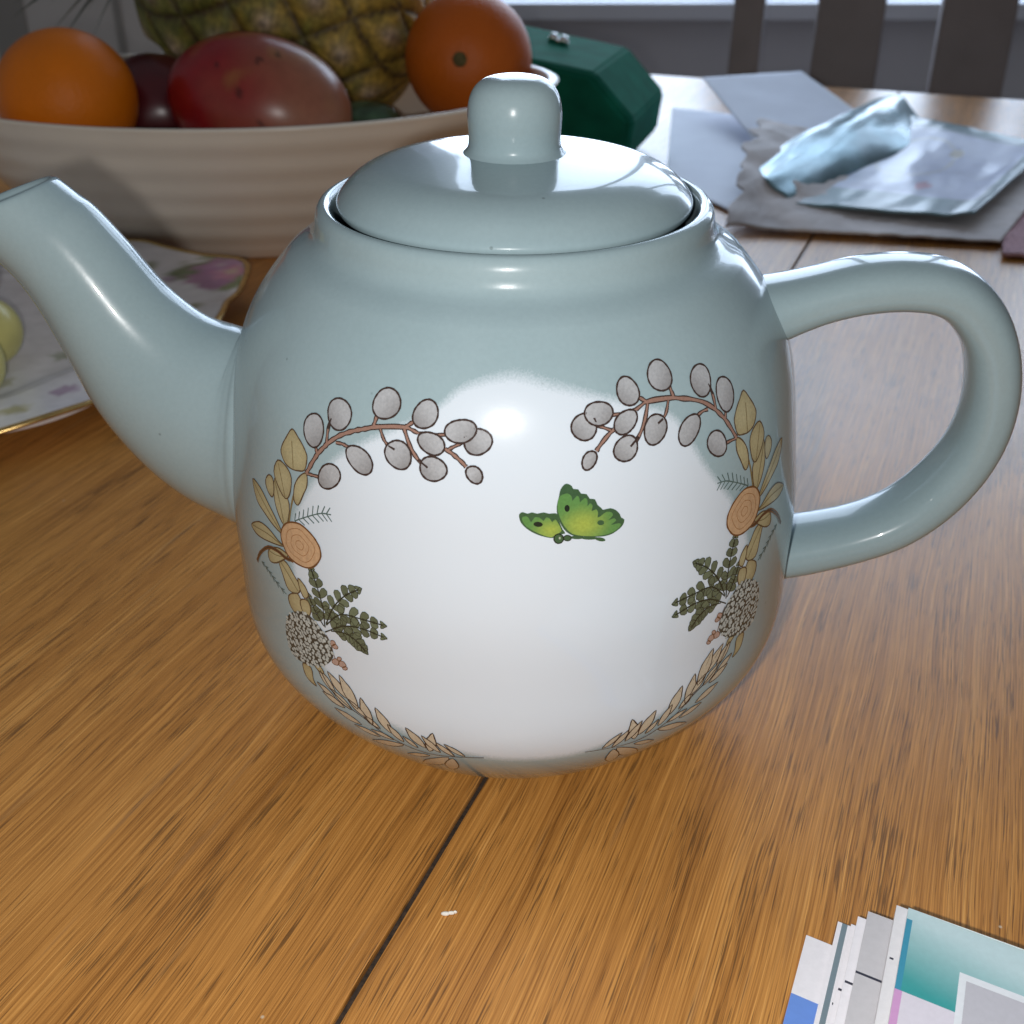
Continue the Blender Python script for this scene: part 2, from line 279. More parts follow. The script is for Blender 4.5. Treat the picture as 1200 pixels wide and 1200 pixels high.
DECAL = json.loads('''{"twigs":[[0.75,[[-48.0,107.6],[-46.19,110.82],[-44.71,113.09],[-43.18,114.9],[-41.68,116.46],[-39.01,118.52],[-35.52,120.24],[-32.95,121.15],[-30.45,122.01],[-26.06,122.83],[-23.08,123.08]]],[0.55,[[-44.91,112.88],[-45.46,114.16]]],[0.5,[[-42.49,116.0],[-42.51,119.0],[-42.01,121.36]]],[0.6,[[-31.0,121.91],[-30.67,123.4],[-30.44,124.72]]],[0.55,[[-23.37,123.23],[-22.29,124.03],[-21.15,124.83]]],[0.5,[[-23.08,123.08],[-20.6,122.28]]],[0.4,[[-20.6,122.28],[-17.49,122.31],[-14.55,122.6]]],[0.4,[[-29.28,121.83],[-28.18,119.87],[-26.96,118.8],[-25.45,118.27]]],[0.55,[[-23.74,122.7],[-22.2,119.63],[-20.21,117.03],[-17.99,115.63]]],[0.45,[[-40.06,116.72],[-38.28,116.86],[-36.58,116.56]]],[0.45,[[-48.0,107.6],[-45.84,107.87],[-43.95,108.03]]],[0.6,[[-14.53,119.8],[-13.0,119.01],[-10.97,117.51],[-9.97,116.53]]],[0.4,[[-13.78,119.78],[-12.09,120.71],[-10.39,121.53]]]],"ovals":[[[-4.7,121.8],[-5.18,120.6],[-6.18,119.65],[-7.61,119.05],[-9.24,119.26],[-10.27,120.28],[-10.53,121.52],[-10.28,122.73],[-9.34,123.8],[-7.79,124.23],[-6.22,123.92],[-5.06,123.04]],[[-43.7,118.52],[-43.82,116.59],[-44.58,114.99],[-45.84,114.08],[-47.27,114.17],[-48.61,115.07],[-49.53,116.75],[-49.55,118.78],[-48.61,120.26],[-47.38,120.99],[-45.94,121.17],[-44.47,120.33]],[[-36.91,123.73],[-36.86,122.19],[-37.51,120.79],[-38.76,119.67],[-40.58,119.39],[-42.16,120.27],[-42.98,121.68],[-43.28,123.18],[-42.84,124.7],[-41.4,125.7],[-39.58,125.79],[-37.92,125.08]],[[-25.26,127.12],[-25.76,125.62],[-26.96,124.55],[-28.53,123.96],[-30.31,124.07],[-31.63,125.22],[-31.88,126.84],[-31.4,128.3],[-30.42,129.55],[-28.77,130.2],[-26.97,129.81],[-25.72,128.65]],[[-16.61,125.81],[-17.29,124.45],[-18.46,123.62],[-19.82,123.32],[-21.2,123.68],[-22.09,124.89],[-22.0,126.45],[-21.29,127.73],[-20.24,128.72],[-18.81,129.12],[-17.45,128.55],[-16.68,127.3]],[[-8.05,124.17],[-8.42,122.9],[-9.44,121.87],[-10.92,121.24],[-12.53,121.24],[-13.89,121.8],[-14.75,122.84],[-14.61,124.16],[-13.41,125.19],[-11.87,125.68],[-10.27,125.8],[-8.74,125.32]],[[-15.03,119.1],[-16.02,118.43],[-17.38,118.33],[-18.75,118.84],[-19.89,119.73],[-20.54,120.94],[-20.21,122.09],[-19.02,122.65],[-17.66,122.68],[-16.24,122.35],[-15.03,121.44],[-14.61,120.18]],[[-22.26,118.97],[-21.7,117.41],[-21.86,115.96],[-22.66,114.86],[-23.99,114.43],[-25.49,114.75],[-26.88,115.7],[-27.7,117.22],[-27.42,118.71],[-26.47,119.65],[-25.22,120.18],[-23.65,120.05]],[[-14.2,114.47],[-15.07,113.61],[-16.35,113.05],[-17.97,113.16],[-19.21,114.13],[-19.64,115.36],[-19.5,116.53],[-18.76,117.53],[-17.35,117.99],[-15.77,117.71],[-14.49,116.86],[-13.9,115.64]],[[-31.59,116.25],[-30.47,114.73],[-30.42,113.24],[-31.08,112.19],[-32.29,111.68],[-33.91,111.94],[-35.51,112.91],[-36.74,114.32],[-37.09,115.87],[-36.28,116.9],[-34.88,117.23],[-33.31,117.08]],[[-38.2,109.88],[-38.66,108.45],[-39.71,107.23],[-41.17,106.28],[-42.87,105.99],[-44.06,106.77],[-44.26,108.15],[-43.86,109.55],[-42.93,110.91],[-41.38,111.81],[-39.78,111.84],[-38.64,111.12]],[[-7.0,116.01],[-6.59,115.02],[-6.66,114.12],[-7.08,113.47],[-7.79,113.24],[-8.65,113.5],[-9.44,114.15],[-9.97,115.1],[-9.93,116.04],[-9.4,116.58],[-8.69,116.78],[-7.84,116.67]]],"leaves":[[[-53.48,115.88],[-51.25,114.75],[-49.51,113.47],[-48.25,112.03],[-47.94,110.81],[-48.55,108.22],[-50.67,107.35],[-52.91,107.01],[-55.22,107.55],[-56.85,109.41],[-56.62,111.12],[-55.27,113.45]],[[-57.94,107.26],[-54.77,106.89],[-52.86,104.84],[-53.41,100.74],[-55.11,99.23],[-57.83,101.26],[-59.49,103.99]],[[-61.81,102.2],[-60.06,102.07],[-59.44,99.47],[-60.22,97.42],[-62.3,98.26],[-63.19,100.19]],[[-59.27,102.38],[-56.0,100.86],[-53.63,98.4],[-54.14,93.64],[-55.41,92.53],[-57.72,94.44],[-59.42,97.76]],[[-69.99,97.65],[-65.69,97.36],[-61.69,95.04],[-58.15,92.51],[-56.08,90.21],[-59.07,90.64],[-63.22,92.01],[-67.43,93.61]],[[-70.43,85.75],[-66.05,88.56],[-61.55,88.92],[-57.6,87.77],[-55.53,87.21],[-60.03,86.03],[-65.49,84.88],[-68.65,84.81]],[[-48.0,107.6],[-47.73,104.99],[-48.89,102.4],[-50.56,99.29],[-52.01,100.15],[-51.77,103.57],[-50.01,106.38]],[[-61.65,83.42],[-58.08,85.75],[-54.93,86.0],[-54.08,85.19],[-58.26,81.71],[-61.31,80.8]],[[-57.71,83.2],[-54.55,83.48],[-52.14,81.55],[-50.07,79.44],[-50.91,77.17],[-54.3,76.46],[-56.12,79.66]],[[-50.56,81.36],[-48.33,80.22],[-47.39,78.17],[-48.77,76.92],[-49.98,78.55]],[[-54.55,74.73],[-51.33,76.97],[-49.9,75.75],[-48.04,75.36],[-47.99,72.8],[-51.02,70.64],[-54.0,71.74]],[[-50.32,75.55],[-47.89,76.7],[-47.03,74.54],[-48.08,72.11],[-49.78,72.58]],[[-52.22,56.64],[-49.35,56.84],[-49.0,53.53],[-48.27,51.91],[-50.8,52.5],[-51.95,53.99]],[[-48.35,58.74],[-46.05,58.9],[-45.11,57.33],[-46.96,57.41]]],"leafribs":[[[-52.26,107.24],[-52.55,109.83],[-53.18,113.35]],[[-55.11,99.51],[-56.28,103.0],[-57.72,106.62]],[[-55.43,93.1],[-56.86,97.1],[-59.08,101.89]],[[-56.71,90.52],[-61.65,93.3],[-69.56,97.38]],[[-56.06,87.28],[-62.08,87.47],[-69.56,86.02]],[[-50.84,77.84],[-53.86,80.75],[-57.05,83.03]],[[-54.51,85.0],[-58.15,83.72],[-61.34,83.39]]],"curl":[[-67.87,77.16],[-65.81,80.47],[-61.61,84.17],[-57.64,85.05],[-54.51,84.7],[-52.01,85.1]],"stem2":[[-48.0,107.6],[-50.98,103.86],[-52.81,98.72],[-53.72,93.81],[-55.52,87.81]],"slice":[[-53.31,94.15],[-49.73,95.11],[-46.37,94.12],[-44.45,92.74],[-43.47,91.23],[-43.45,89.14],[-45.24,86.56],[-47.77,85.25],[-51.21,85.09],[-53.82,85.9],[-55.7,88.03],[-56.35,90.09],[-55.41,92.41]],"slicec":[-48.28,90.27],"needle":[[-51.69,95.08],[-48.99,96.8],[-46.08,98.52],[-43.31,99.91],[-40.67,100.43]],"needle2":[[-65.53,78.26],[-62.26,77.45],[-59.4,76.08],[-55.44,74.6]],"ferns":[[[-43.15,71.48],[-43.26,76.87],[-44.65,81.79],[-46.31,85.56]],[[-42.68,72.66],[-40.19,78.13],[-36.86,82.38],[-33.53,84.94]],[[-42.7,72.33],[-38.36,77.0],[-32.9,77.75],[-27.94,77.8]],[[-43.31,70.1],[-37.98,74.0],[-33.05,75.23],[-28.0,74.68]],[[-41.49,71.24],[-37.52,72.26],[-34.56,71.17],[-32.65,69.27]],[[-43.47,71.66],[-45.58,74.58],[-47.39,78.17]]],"yarrow":[[-56.15,68.1],[-51.62,71.97],[-47.63,72.64],[-44.31,70.48],[-42.22,67.81],[-41.67,63.71],[-44.88,59.69],[-48.81,57.95],[-53.05,56.87],[-56.33,57.75],[-57.68,62.48]],"pods":[[[-40.66,67.86],[-41.21,67.27],[-41.9,66.93],[-42.58,67.0],[-42.39,67.69],[-41.89,68.27],[-41.16,68.71],[-40.64,68.46]],[[-39.95,67.2],[-40.41,66.61],[-41.03,66.47],[-41.49,66.58],[-41.51,67.07],[-41.11,67.65],[-40.46,67.87],[-40.13,67.61]],[[-40.08,62.72],[-40.6,61.92],[-41.48,61.71],[-42.07,61.89],[-42.14,62.52],[-41.59,63.29],[-40.7,63.66],[-40.26,63.28]],[[-38.15,62.87],[-38.77,62.12],[-39.59,61.9],[-40.18,62.08],[-40.24,62.72],[-39.72,63.5],[-38.87,63.74],[-38.42,63.42]],[[-37.93,62.0],[-38.28,61.58],[-38.75,61.41],[-39.19,61.47],[-39.18,61.92],[-38.76,62.31],[-38.3,62.58],[-37.9,62.45]],[[-39.37,64.05],[-39.73,63.66],[-40.23,63.35],[-40.64,63.5],[-40.52,63.96],[-40.23,64.41],[-39.71,64.66],[-39.34,64.5]]],"podstem":[[-43.06,69.41],[-41.95,67.26],[-41.31,63.88],[-39.78,62.56]],"garland":[[[-42.07,52.94],[-47.11,58.02],0.34],[[-42.32,51.21],[-47.84,53.46],0.3],[[-38.66,53.05],[-43.91,58.61],0.34],[[-39.85,49.62],[-46.28,51.42],0.3],[[-36.0,51.17],[-40.41,59.26],0.34],[[-36.07,45.68],[-43.46,47.58],0.3],[[-37.8,49.92],[-43.36,53.71],0.3],[[-32.88,47.13],[-34.95,55.07],0.34],[[-31.56,43.4],[-38.41,44.45],0.28],[[-34.04,49.43],[-38.65,53.19],0.3],[[-27.78,46.34],[-31.31,53.56],0.34],[[-25.65,42.78],[-35.4,38.74],0.26],[[-30.8,46.86],[-34.59,49.94],0.3],[[-25.34,44.33],[-28.61,49.47],0.32],[[-27.72,44.17],[-33.57,45.43],0.28],[[-20.19,43.77],[-24.16,49.99],0.34],[[-19.79,40.27],[-26.2,37.2],0.3],[[-22.1,43.17],[-25.23,46.73],0.3],[[-19.36,42.67],[-17.88,50.14],0.34],[[-16.8,43.07],[-20.54,48.58],0.28],[[-15.16,40.95],[-24.52,29.01],0.28],[[-13.65,42.01],[-17.69,47.19],0.26],[[-11.15,42.71],[-15.58,46.91],0.26],[[-14.17,40.92],[-16.38,29.37],0.3]],"garlaxis":[[-46.17,57.83],[-43.36,53.71],[-38.97,50.84],[-34.18,48.57],[-30.41,45.71],[-26.64,43.68],[-22.34,41.89],[-17.87,41.45],[-13.37,42.09],[-6.87,43.11]],"fly":{"rd":[[8.87,110.54],[9.15,111.86],[9.95,112.93],[10.74,113.03],[11.52,112.49],[11.83,111.87],[12.84,111.69],[13.41,110.76],[14.55,110.53],[15.21,109.47],[16.29,109.23],[16.82,107.98],[17.62,107.19],[18.03,106.72],[19.55,106.85],[20.79,106.21],[21.62,105.18],[21.89,104.42],[22.6,103.86],[22.32,102.78],[21.61,102.05],[20.08,101.16],[18.43,100.84],[16.8,100.94],[14.11,101.29],[12.0,101.66],[10.42,102.66],[9.37,104.16],[8.59,106.16],[8.39,108.39]],"rl":[[8.79,110.13],[9.66,110.88],[10.71,111.0],[11.45,110.33],[11.62,109.38],[12.55,110.38],[13.08,109.78],[13.2,108.95],[14.15,109.75],[14.73,109.2],[14.72,107.96],[15.34,108.53],[15.79,107.83],[15.6,106.75],[16.54,107.05],[16.94,106.17],[16.8,105.21],[17.62,105.52],[18.71,106.2],[19.81,105.89],[20.08,105.15],[19.12,104.3],[20.36,104.53],[20.78,103.9],[19.67,103.17],[21.19,103.27],[21.89,102.86],[20.92,101.88],[18.98,101.19],[16.26,101.16],[13.58,101.56],[11.47,102.28],[9.9,104.11],[8.99,106.14],[8.55,108.11]],"ld":[[0.85,106.18],[0.85,107.01],[1.49,107.48],[2.52,107.12],[3.42,107.38],[4.45,107.07],[5.74,107.29],[6.78,106.97],[7.82,106.99],[8.59,106.72],[8.85,105.31],[9.63,103.3],[10.16,102.4],[8.85,102.22],[7.81,101.58],[6.26,101.81],[4.2,102.61],[2.39,103.79],[1.24,105.07]],"ll":[[1.49,105.62],[1.42,106.31],[2.14,106.59],[2.78,106.15],[3.22,105.26],[3.94,106.26],[4.84,106.24],[5.74,105.44],[6.26,106.17],[7.04,105.84],[7.47,105.07],[8.07,105.64],[8.59,104.92],[9.37,103.03],[8.07,102.27],[7.29,101.76],[5.74,102.27],[3.68,103.34],[2.14,104.49]],"s1":[[5.56,104.64],[5.41,104.37],[5.05,104.22],[4.59,104.21],[4.13,104.34],[3.81,104.58],[3.71,104.88],[3.85,105.14],[4.21,105.31],[4.68,105.32],[5.13,105.19],[5.45,104.93]],"s2":[[11.03,107.83],[10.96,107.47],[10.77,107.21],[10.5,107.13],[10.24,107.25],[10.05,107.55],[9.98,107.92],[10.05,108.29],[10.25,108.54],[10.51,108.61],[10.77,108.49],[10.96,108.21]],"s3":[[18.21,103.88],[18.12,103.6],[17.84,103.44],[17.48,103.42],[17.11,103.54],[16.84,103.79],[16.75,104.08],[16.84,104.35],[17.12,104.52],[17.48,104.55],[17.84,104.42],[18.12,104.17]],"b1":[[9.74,101.31],[9.61,100.78],[9.26,100.43],[8.78,100.32],[8.29,100.49],[7.94,100.91],[7.81,101.44],[7.94,101.96],[8.29,102.32],[8.77,102.43],[9.26,102.25],[9.61,101.84]],"b2":[[11.34,101.3],[11.23,101.0],[10.95,100.79],[10.55,100.75],[10.16,100.87],[9.87,101.12],[9.76,101.44],[9.87,101.74],[10.16,101.95],[10.55,102.0],[10.94,101.88],[11.23,101.62]],"b3":[[13.98,101.17],[13.79,100.98],[13.25,100.9],[12.53,100.92],[11.8,101.06],[11.27,101.25],[11.08,101.46],[11.27,101.65],[11.8,101.75],[12.52,101.72],[13.25,101.59],[13.78,101.39]],"b4":[[16.93,100.64],[16.7,100.48],[16.06,100.44],[15.18,100.51],[14.32,100.65],[13.68,100.87],[13.45,101.08],[13.68,101.24],[14.31,101.31],[15.19,101.24],[16.06,101.08],[16.7,100.85]],"b5":[[18.47,99.92],[18.29,99.76],[17.87,99.75],[17.33,99.87],[16.8,100.11],[16.44,100.38],[16.33,100.64],[16.51,100.8],[16.92,100.82],[17.46,100.71],[17.99,100.46],[18.36,100.18]],"e":[[9.19,101.48],[9.13,101.29],[8.98,101.22],[8.84,101.31],[8.78,101.51],[8.84,101.71],[8.98,101.79],[9.13,101.7]]},"flyc":[[13.85,103.88],[7.29,103.18]],"panel":[[-0.7,134.79],[-11.19,132.27],[-16.12,128.22],[-20.94,125.2],[-26.08,122.28],[-32.23,118.75],[-38.38,114.49],[-43.28,109.41],[-48.3,102.51],[-51.87,95.08],[-52.35,86.48],[-50.98,75.99],[-49.16,64.91],[-43.76,57.8],[-35.78,52.71],[-27.4,49.47],[-17.65,46.21],[-8.2,43.44],[3.24,42.37],[14.77,43.46],[26.36,47.52],[36.72,52.28],[46.11,57.86],[53.25,65.2],[55.83,75.9],[56.3,86.88],[53.26,96.59],[47.6,104.34],[43.14,110.4],[39.73,116.16],[37.19,121.06],[33.74,124.23],[27.82,126.8],[19.2,129.6],[8.86,132.57]]}''')

# ------------------------------------------------------------------ pot profile
FR = np.array([0, .04, .12, .24, .38, .52, .66, .80, .91, 1.0])
RR = np.array([.0432, .0501, .0606, .0712, .073, .0729, .0707, .0676, .0611, .0511])
HK = FR*.1313
def spl(hf):
    n = len(HK); h = np.diff(HK); A = np.zeros((n, n)); bb = np.zeros(n); A[0, 0] = A[-1, -1] = 1
    for i in range(1, n-1):
        A[i, i-1] = h[i-1]; A[i, i] = 2*(h[i-1]+h[i]); A[i, i+1] = h[i]
        bb[i] = 6*((RR[i+1]-RR[i])/h[i]-(RR[i]-RR[i-1])/h[i-1])
    Mm = np.linalg.solve(A, bb)
    k = np.clip(np.searchsorted(HK, hf)-1, 0, n-2)
    x0, x1, d = HK[k], HK[k+1], h[k]
    return Mm[k]*(x1-hf)**3/(6*d)+Mm[k+1]*(hf-x0)**3/(6*d)+(RR[k]/d-Mm[k]*d/6)*(x1-hf)+(RR[k+1]/d-Mm[k+1]*d/6)*(hf-x0)
HF = np.linspace(0, .1313, 1001); RF = spl(HF)
SF = np.concatenate([[0], np.cumsum(np.hypot(np.diff(HF), np.diff(RF)))])*1000   # arc length, mm

def on_pot(u, s, off=0.0):
    """A point of the pot's wall: u = angle*70 mm, s = arc length from the foot in mm."""
    h = float(np.interp(s, SF, HF)); r = float(np.interp(h, HF, RF))
    e = .0008
    dr = (float(np.interp(h+e, HF, RF))-float(np.interp(h-e, HF, RF)))/(2*e)
    k = 1/math.sqrt(1+dr*dr); th = u/70
    r += off*k; h += -dr*off*k
    return (r*math.sin(th), -r*math.cos(th), h)

# ------------------------------------------------------------------ teapot
POT = tag(empty('teapot'), 'duck egg blue ceramic teapot with leaf wreath print around a white panel', 'teapot')

def make_body():
    prof = [(0, .0018), (.034, .0018), (.0365, .0004), (.0395, .0), (.0418, .0006)]
    for h in np.linspace(.0022, .1288, 210):
        prof.append((float(np.interp(h, HF, RF)), float(h)))
    prof += [(.0513, .1303), (.0498, .1312), (.0484, .1321), (.0474, .1331), (.0468, .1343), (.0465, .1357), (.0463, .1372),
             (.0459, .1386), (.0452, .1396), (.0443, .1401), (.0434, .1399), (.0426, .1392), (.0422, .1380),
             (.0420, .134), (.0440, .129), (.0505, .122), (.060, .105)]
    me = lathe_mesh('teapot_body', prof, 640)
    co = np.empty(len(me.vertices)*3); me.vertices.foreach_get('co', co); co = co.reshape(-1, 3)
    U = np.arctan2(co[:, 0], -co[:, 1])*70; S = np.interp(co[:, 2], HF, SF)
    poly = np.array(crom(DECAL['panel'], 4, True))
    Q = np.stack([U, S], 1); d = np.full(len(Q), 1e9); ins = np.zeros(len(Q), bool)
    for a, b in zip(poly, np.roll(poly, -1, 0)):
        ab = b-a; t = np.clip(((Q-a)@ab)/(ab@ab), 0, 1)
        d = np.minimum(d, np.hypot(*(Q-a-t[:, None]*ab).T))
        c = ((a[1] > Q[:, 1]) != (b[1] > Q[:, 1]))
        with np.errstate(divide='ignore', invalid='ignore'):
            x = (b[0]-a[0])*(Q[:, 1]-a[1])/(b[1]-a[1])+a[0]
        ins ^= c & (Q[:, 0] < x)
    sd = np.where(ins, d, -d)
    wide = np.where(S < 75, 3.4, 2.6+np.clip((S-118)/10, 0, 2.2)*np.clip(1-np.abs(U-5)/22, 0, 1))
    f = np.clip(.5+sd/(2*wide), 0, 1); f = f*f*(3-2*f)
    f[(np.abs(U) > 80) | (co[:, 2] > .128)] = 0
    set_col(me, np.stack([f, f, f, np.ones_like(f)], 1))
    return link('body', me, M['glaze_panel'], POT)
make_body()

# lid (sits inside the collar) and its knob
LIDP = [(0, .1507), (.0095, .1502), (.0140, .1498), (.0180, .1494), (.0225, .14892), (.0265, .14845), (.0295, .1480), (.0325, .1472), (.0355, .1459), (.0380, .1442),
        (.0400, .1421), (.0411, .1404), (.0410, .1392), (.0404, .1383), (.0392, .1377), (.0375, .128), (.036, .127), (0, .128)]
lid = link('lid', lathe_mesh('lid', [tuple(p) for p in crom(LIDP[:15], 5)]+LIDP[15:], 256), M['glaze'], POT)
KN = [(.0122, .1496), (.01145, .1503), (.0108, .1511), (.0105, .1521), (.01045, .1540), (.0106, .1562), (.01065, .1580), (.0105, .1602), (.0099, .1625), (.0086, .1645), (.0064, .1659), (.0030, .1666), (0, .1667)]
link('knob', lathe_mesh('knob', [tuple(p) for p in crom(KN, 5)], 128), M['glaze'], lid)

TILT = R(5)
EX = Vector((math.cos(TILT), -math.sin(TILT), 0)); EN = Vector((math.sin(TILT), math.cos(TILT), 0)); EZ = Vector((0, 0, 1))
def sweep(stations, n=40, power=2.0, sub=6):
    """stations: (a, z, pa, pz, hw, hd): centre in the upright plane of spout and handle, in-plane cross direction, half widths (mm)."""
    st = crom([np.array(s, float) for s in stations], sub)
    rings = []
    for a, z, pa, pz, hw, hd in st:
        l = math.hypot(pa, pz); pa /= l; pz /= l
        c = EX*(a/1000)+EZ*(z/1000); w = EX*pa+EZ*pz
        ring = []
        for k in range(n):
            t = 2*math.pi*k/n; ct, s_ = math.cos(t), math.sin(t)
            x = math.copysign(abs(ct)**(2/power), ct)*hw/1000; y = math.copysign(abs(s_)**(2/power), s_)*hd/1000
            ring.append(c+w*x+EN*y)
        rings.append(ring)
    return rings

def rings_mesh(name, rings, cap0=False, cap1=False):
    n = len(rings[0]); v = [p for r in rings for p in r]; f = []
    for i in range(len(rings)-1):
        for k in range(n):
            f.append((i*n+k, i*n+(k+1) % n, (i+1)*n+(k+1) % n, (i+1)*n+k))
    if cap0: f.append(tuple(range(n))[::-1])
    if cap1: f.append(tuple(range((len(rings)-1)*n, len(rings)*n)))
    bm = bmesh.new(); me = mesh_of(name, v, f); bm.from_mesh(me); bmesh.ops.recalc_face_normals(bm, faces=bm.faces); bm.to_mesh(me); bm.free()
    return me

SP = [(-50, 76, .05, 1, 27.5, 22), (-67, 76.8, .08, 1, 28.6, 22.8), (-71.5, 77.2, .12, 1, 27.6, 21.4), (-74.5, 78.2, .2, 1, 26.5, 20.3), (-79.5, 81, .42, .9, 25.3, 19.2), (-86.2, 86.2, .6, .8, 23.2, 18),
      (-94.5, 94.6, .76, .65, 19.6, 16.2), (-101.3, 105.2, .82, .57, 16.2, 14.6), (-107.8, 117.5, .82, .57, 14.2, 13.5), (-113.4, 126.0, .80, .60, 13.4, 12.9), (-118.8, 131.4, .88, .46, 13.3, 12.8), (-123.8, 136.4, .945, .325, 13.6, 12.8)]
outer = sweep(SP, 56)
tip = [np.array(p) for p in outer[-1]]; cen = sum(tip)/len(tip)
ax = Vector(cen)-Vector(sum(np.array(p) for p in outer[-3])/len(tip)); ax.normalize()
lip = []
for sc, up in ((.985, .0006), (.94, .0010), (.89, .0008), (.85, 0), (.82, -.0015), (.80, -.006), (.78, -.014), (.76, -.024)):
    lip.append([Vector(cen+(p-cen)*sc)+ax*up+(Vector((.0030, 0, -.0035))*max(0, -up/.006-.5) if up < -.003 else Vector()) for p in tip])
link('spout', rings_mesh('spout', outer+lip, True, True), M['glaze'], POT)

HC = [(58, 113.4), (62.5, 114.8), (68, 116.8), (74, 118.9), (81, 120.9), (88, 122.0), (94, 122.2), (99.8, 121.5), (105.2, 119.1), (110, 114.6), (113.8, 108.6), (116.2, 101.5), (117.4, 93.5), (117.0, 85.2), (114.8, 77), (110.6, 69), (105, 62), (98.8, 56.9), (91, 53), (82.5, 50.1), (74.5, 48), (66, 46.4), (60, 45.5)]
HS = []
for i, (a, z) in enumerate(HC):
    p0 = HC[max(0, i-1)]; p1 = HC[min(len(HC)-1, i+1)]
    ta, tz = p1[0]-p0[0], p1[1]-p0[1]
    hw = 6.1; hd = 10.2
    if i < 3: hw += (1.9, 1.3, .5)[i]; hd += (1.6, .9, .3)[i]
    if i > 18: k = i-18; hw += .25*k; hd += .35*k
    if 10 <= i <= 14: hw -= .15
    HS.append((a, z, -tz, ta, hw, hd))
link('handle', rings_mesh('handle', sweep(HS, 64, 2.45), True, True), M['glaze'], POT)

# ------------------------------------------------------------------ printed decoration, laid on the pot wall
class Decal:
    K = .86
    def __init__(self): self.v = []; self.f = []; self.c = []; self.layer = 0
    def fill(self, P, col, layer, shade=None, smooth=3):
        P = [tuple(p) for p in (crom(P, smooth, True) if smooth else P)]
        bm = bmesh.new(); vs = [bm.verts.new((p[0], p[1], 0)) for p in P]
        try:
            for i in range(len(vs)): bm.edges.new((vs[i], vs[(i+1) % len(vs)]))
        except ValueError: pass
        bmesh.ops.triangle_fill(bm, edges=bm.edges[:], use_beauty=True)
        for _ in range(4):
            L = [e for e in bm.edges if e.calc_length() > 2.6]
            if not L: break
            bmesh.ops.subdivide_edges(bm, edges=L, cuts=1); bmesh.ops.triangulate(bm, faces=bm.faces[:])
        off = len(self.v)
        bm.verts.index_update()
        for w in bm.verts:
            self.v.append(on_pot(w.co.x, w.co.y, (.06+.012*layer)/1000))
            self.c.append(shade(w.co.x, w.co.y) if shade else col)
        for f in bm.faces:
            q = [v.index for v in f.verts]
            n = f.normal.z
            self.f.append(tuple(off+i for i in (q if n > 0 else q[::-1])))
        bm.free()
    def line(self, P, w, col, layer, closed=False, smooth=3, taper=False):
        P = [np.array(p) for p in (crom(P, smooth, closed) if smooth else P)]
        if closed: P = P+[P[0]]
        n = len(P); off = len(self.v)
        for i, p in enumerate(P):
            if closed: t = P[(i+1) % (n-1)]-P[(i-1) % (n-1)]
            else: t = P[min(n-1, i+1)]-P[max(0, i-1)]
            l = math.hypot(*t) or 1; nn = np.array([-t[1], t[0]])/l
            ww = w*.5*(1-.6*i/(n-1) if taper else 1)*(1+.18*math.sin(i*1.9+p[0]))
            for s in (1, -1):
                q = p+nn*ww*s
                self.v.append(on_pot(q[0], q[1], (.06+.012*layer)/1000)); self.c.append(col)
        for i in range(n-1):
            a = off+2*i; self.f.append((a+1, a+3, a+2, a))
    def build(self, name, parent):
        me = mesh_of(name, self.v, self.f); set_col(me, [(a*self.K, b*self.K, c*self.K, 1) for a, b, c, _ in self.c])
        return link(name, me, M['print'], parent)

INK = lin(62, 48, 42); TWIG = lin(150, 118, 104); OVAL = lin(172, 175, 178); OVALD = lin(140, 140, 141)
OLIVE = lin(184, 176, 138); OLIVED = lin(128, 112, 76); SLICE = lin(194, 160, 124); BARK = lin(112, 76, 46)
FERN = lin(98, 108, 86); FERND = lin(44, 50, 38); NEED = lin(84, 104, 100); SEED = lin(186, 194, 190); DARK = lin(40, 38, 34)
WHEAT = lin(196, 186, 164); POD = lin(176, 150, 138)
W = [[-.9392, -.1069], [-.0252, 1.0232], [10.4574, -1.1864]]      # the right half of the wreath mirrors the left
def flip(p): return (p[0]*W[0][0]+p[1]*W[1][0]+W[2][0], p[0]*W[0][1]+p[1]*W[1][1]+W[2][1])

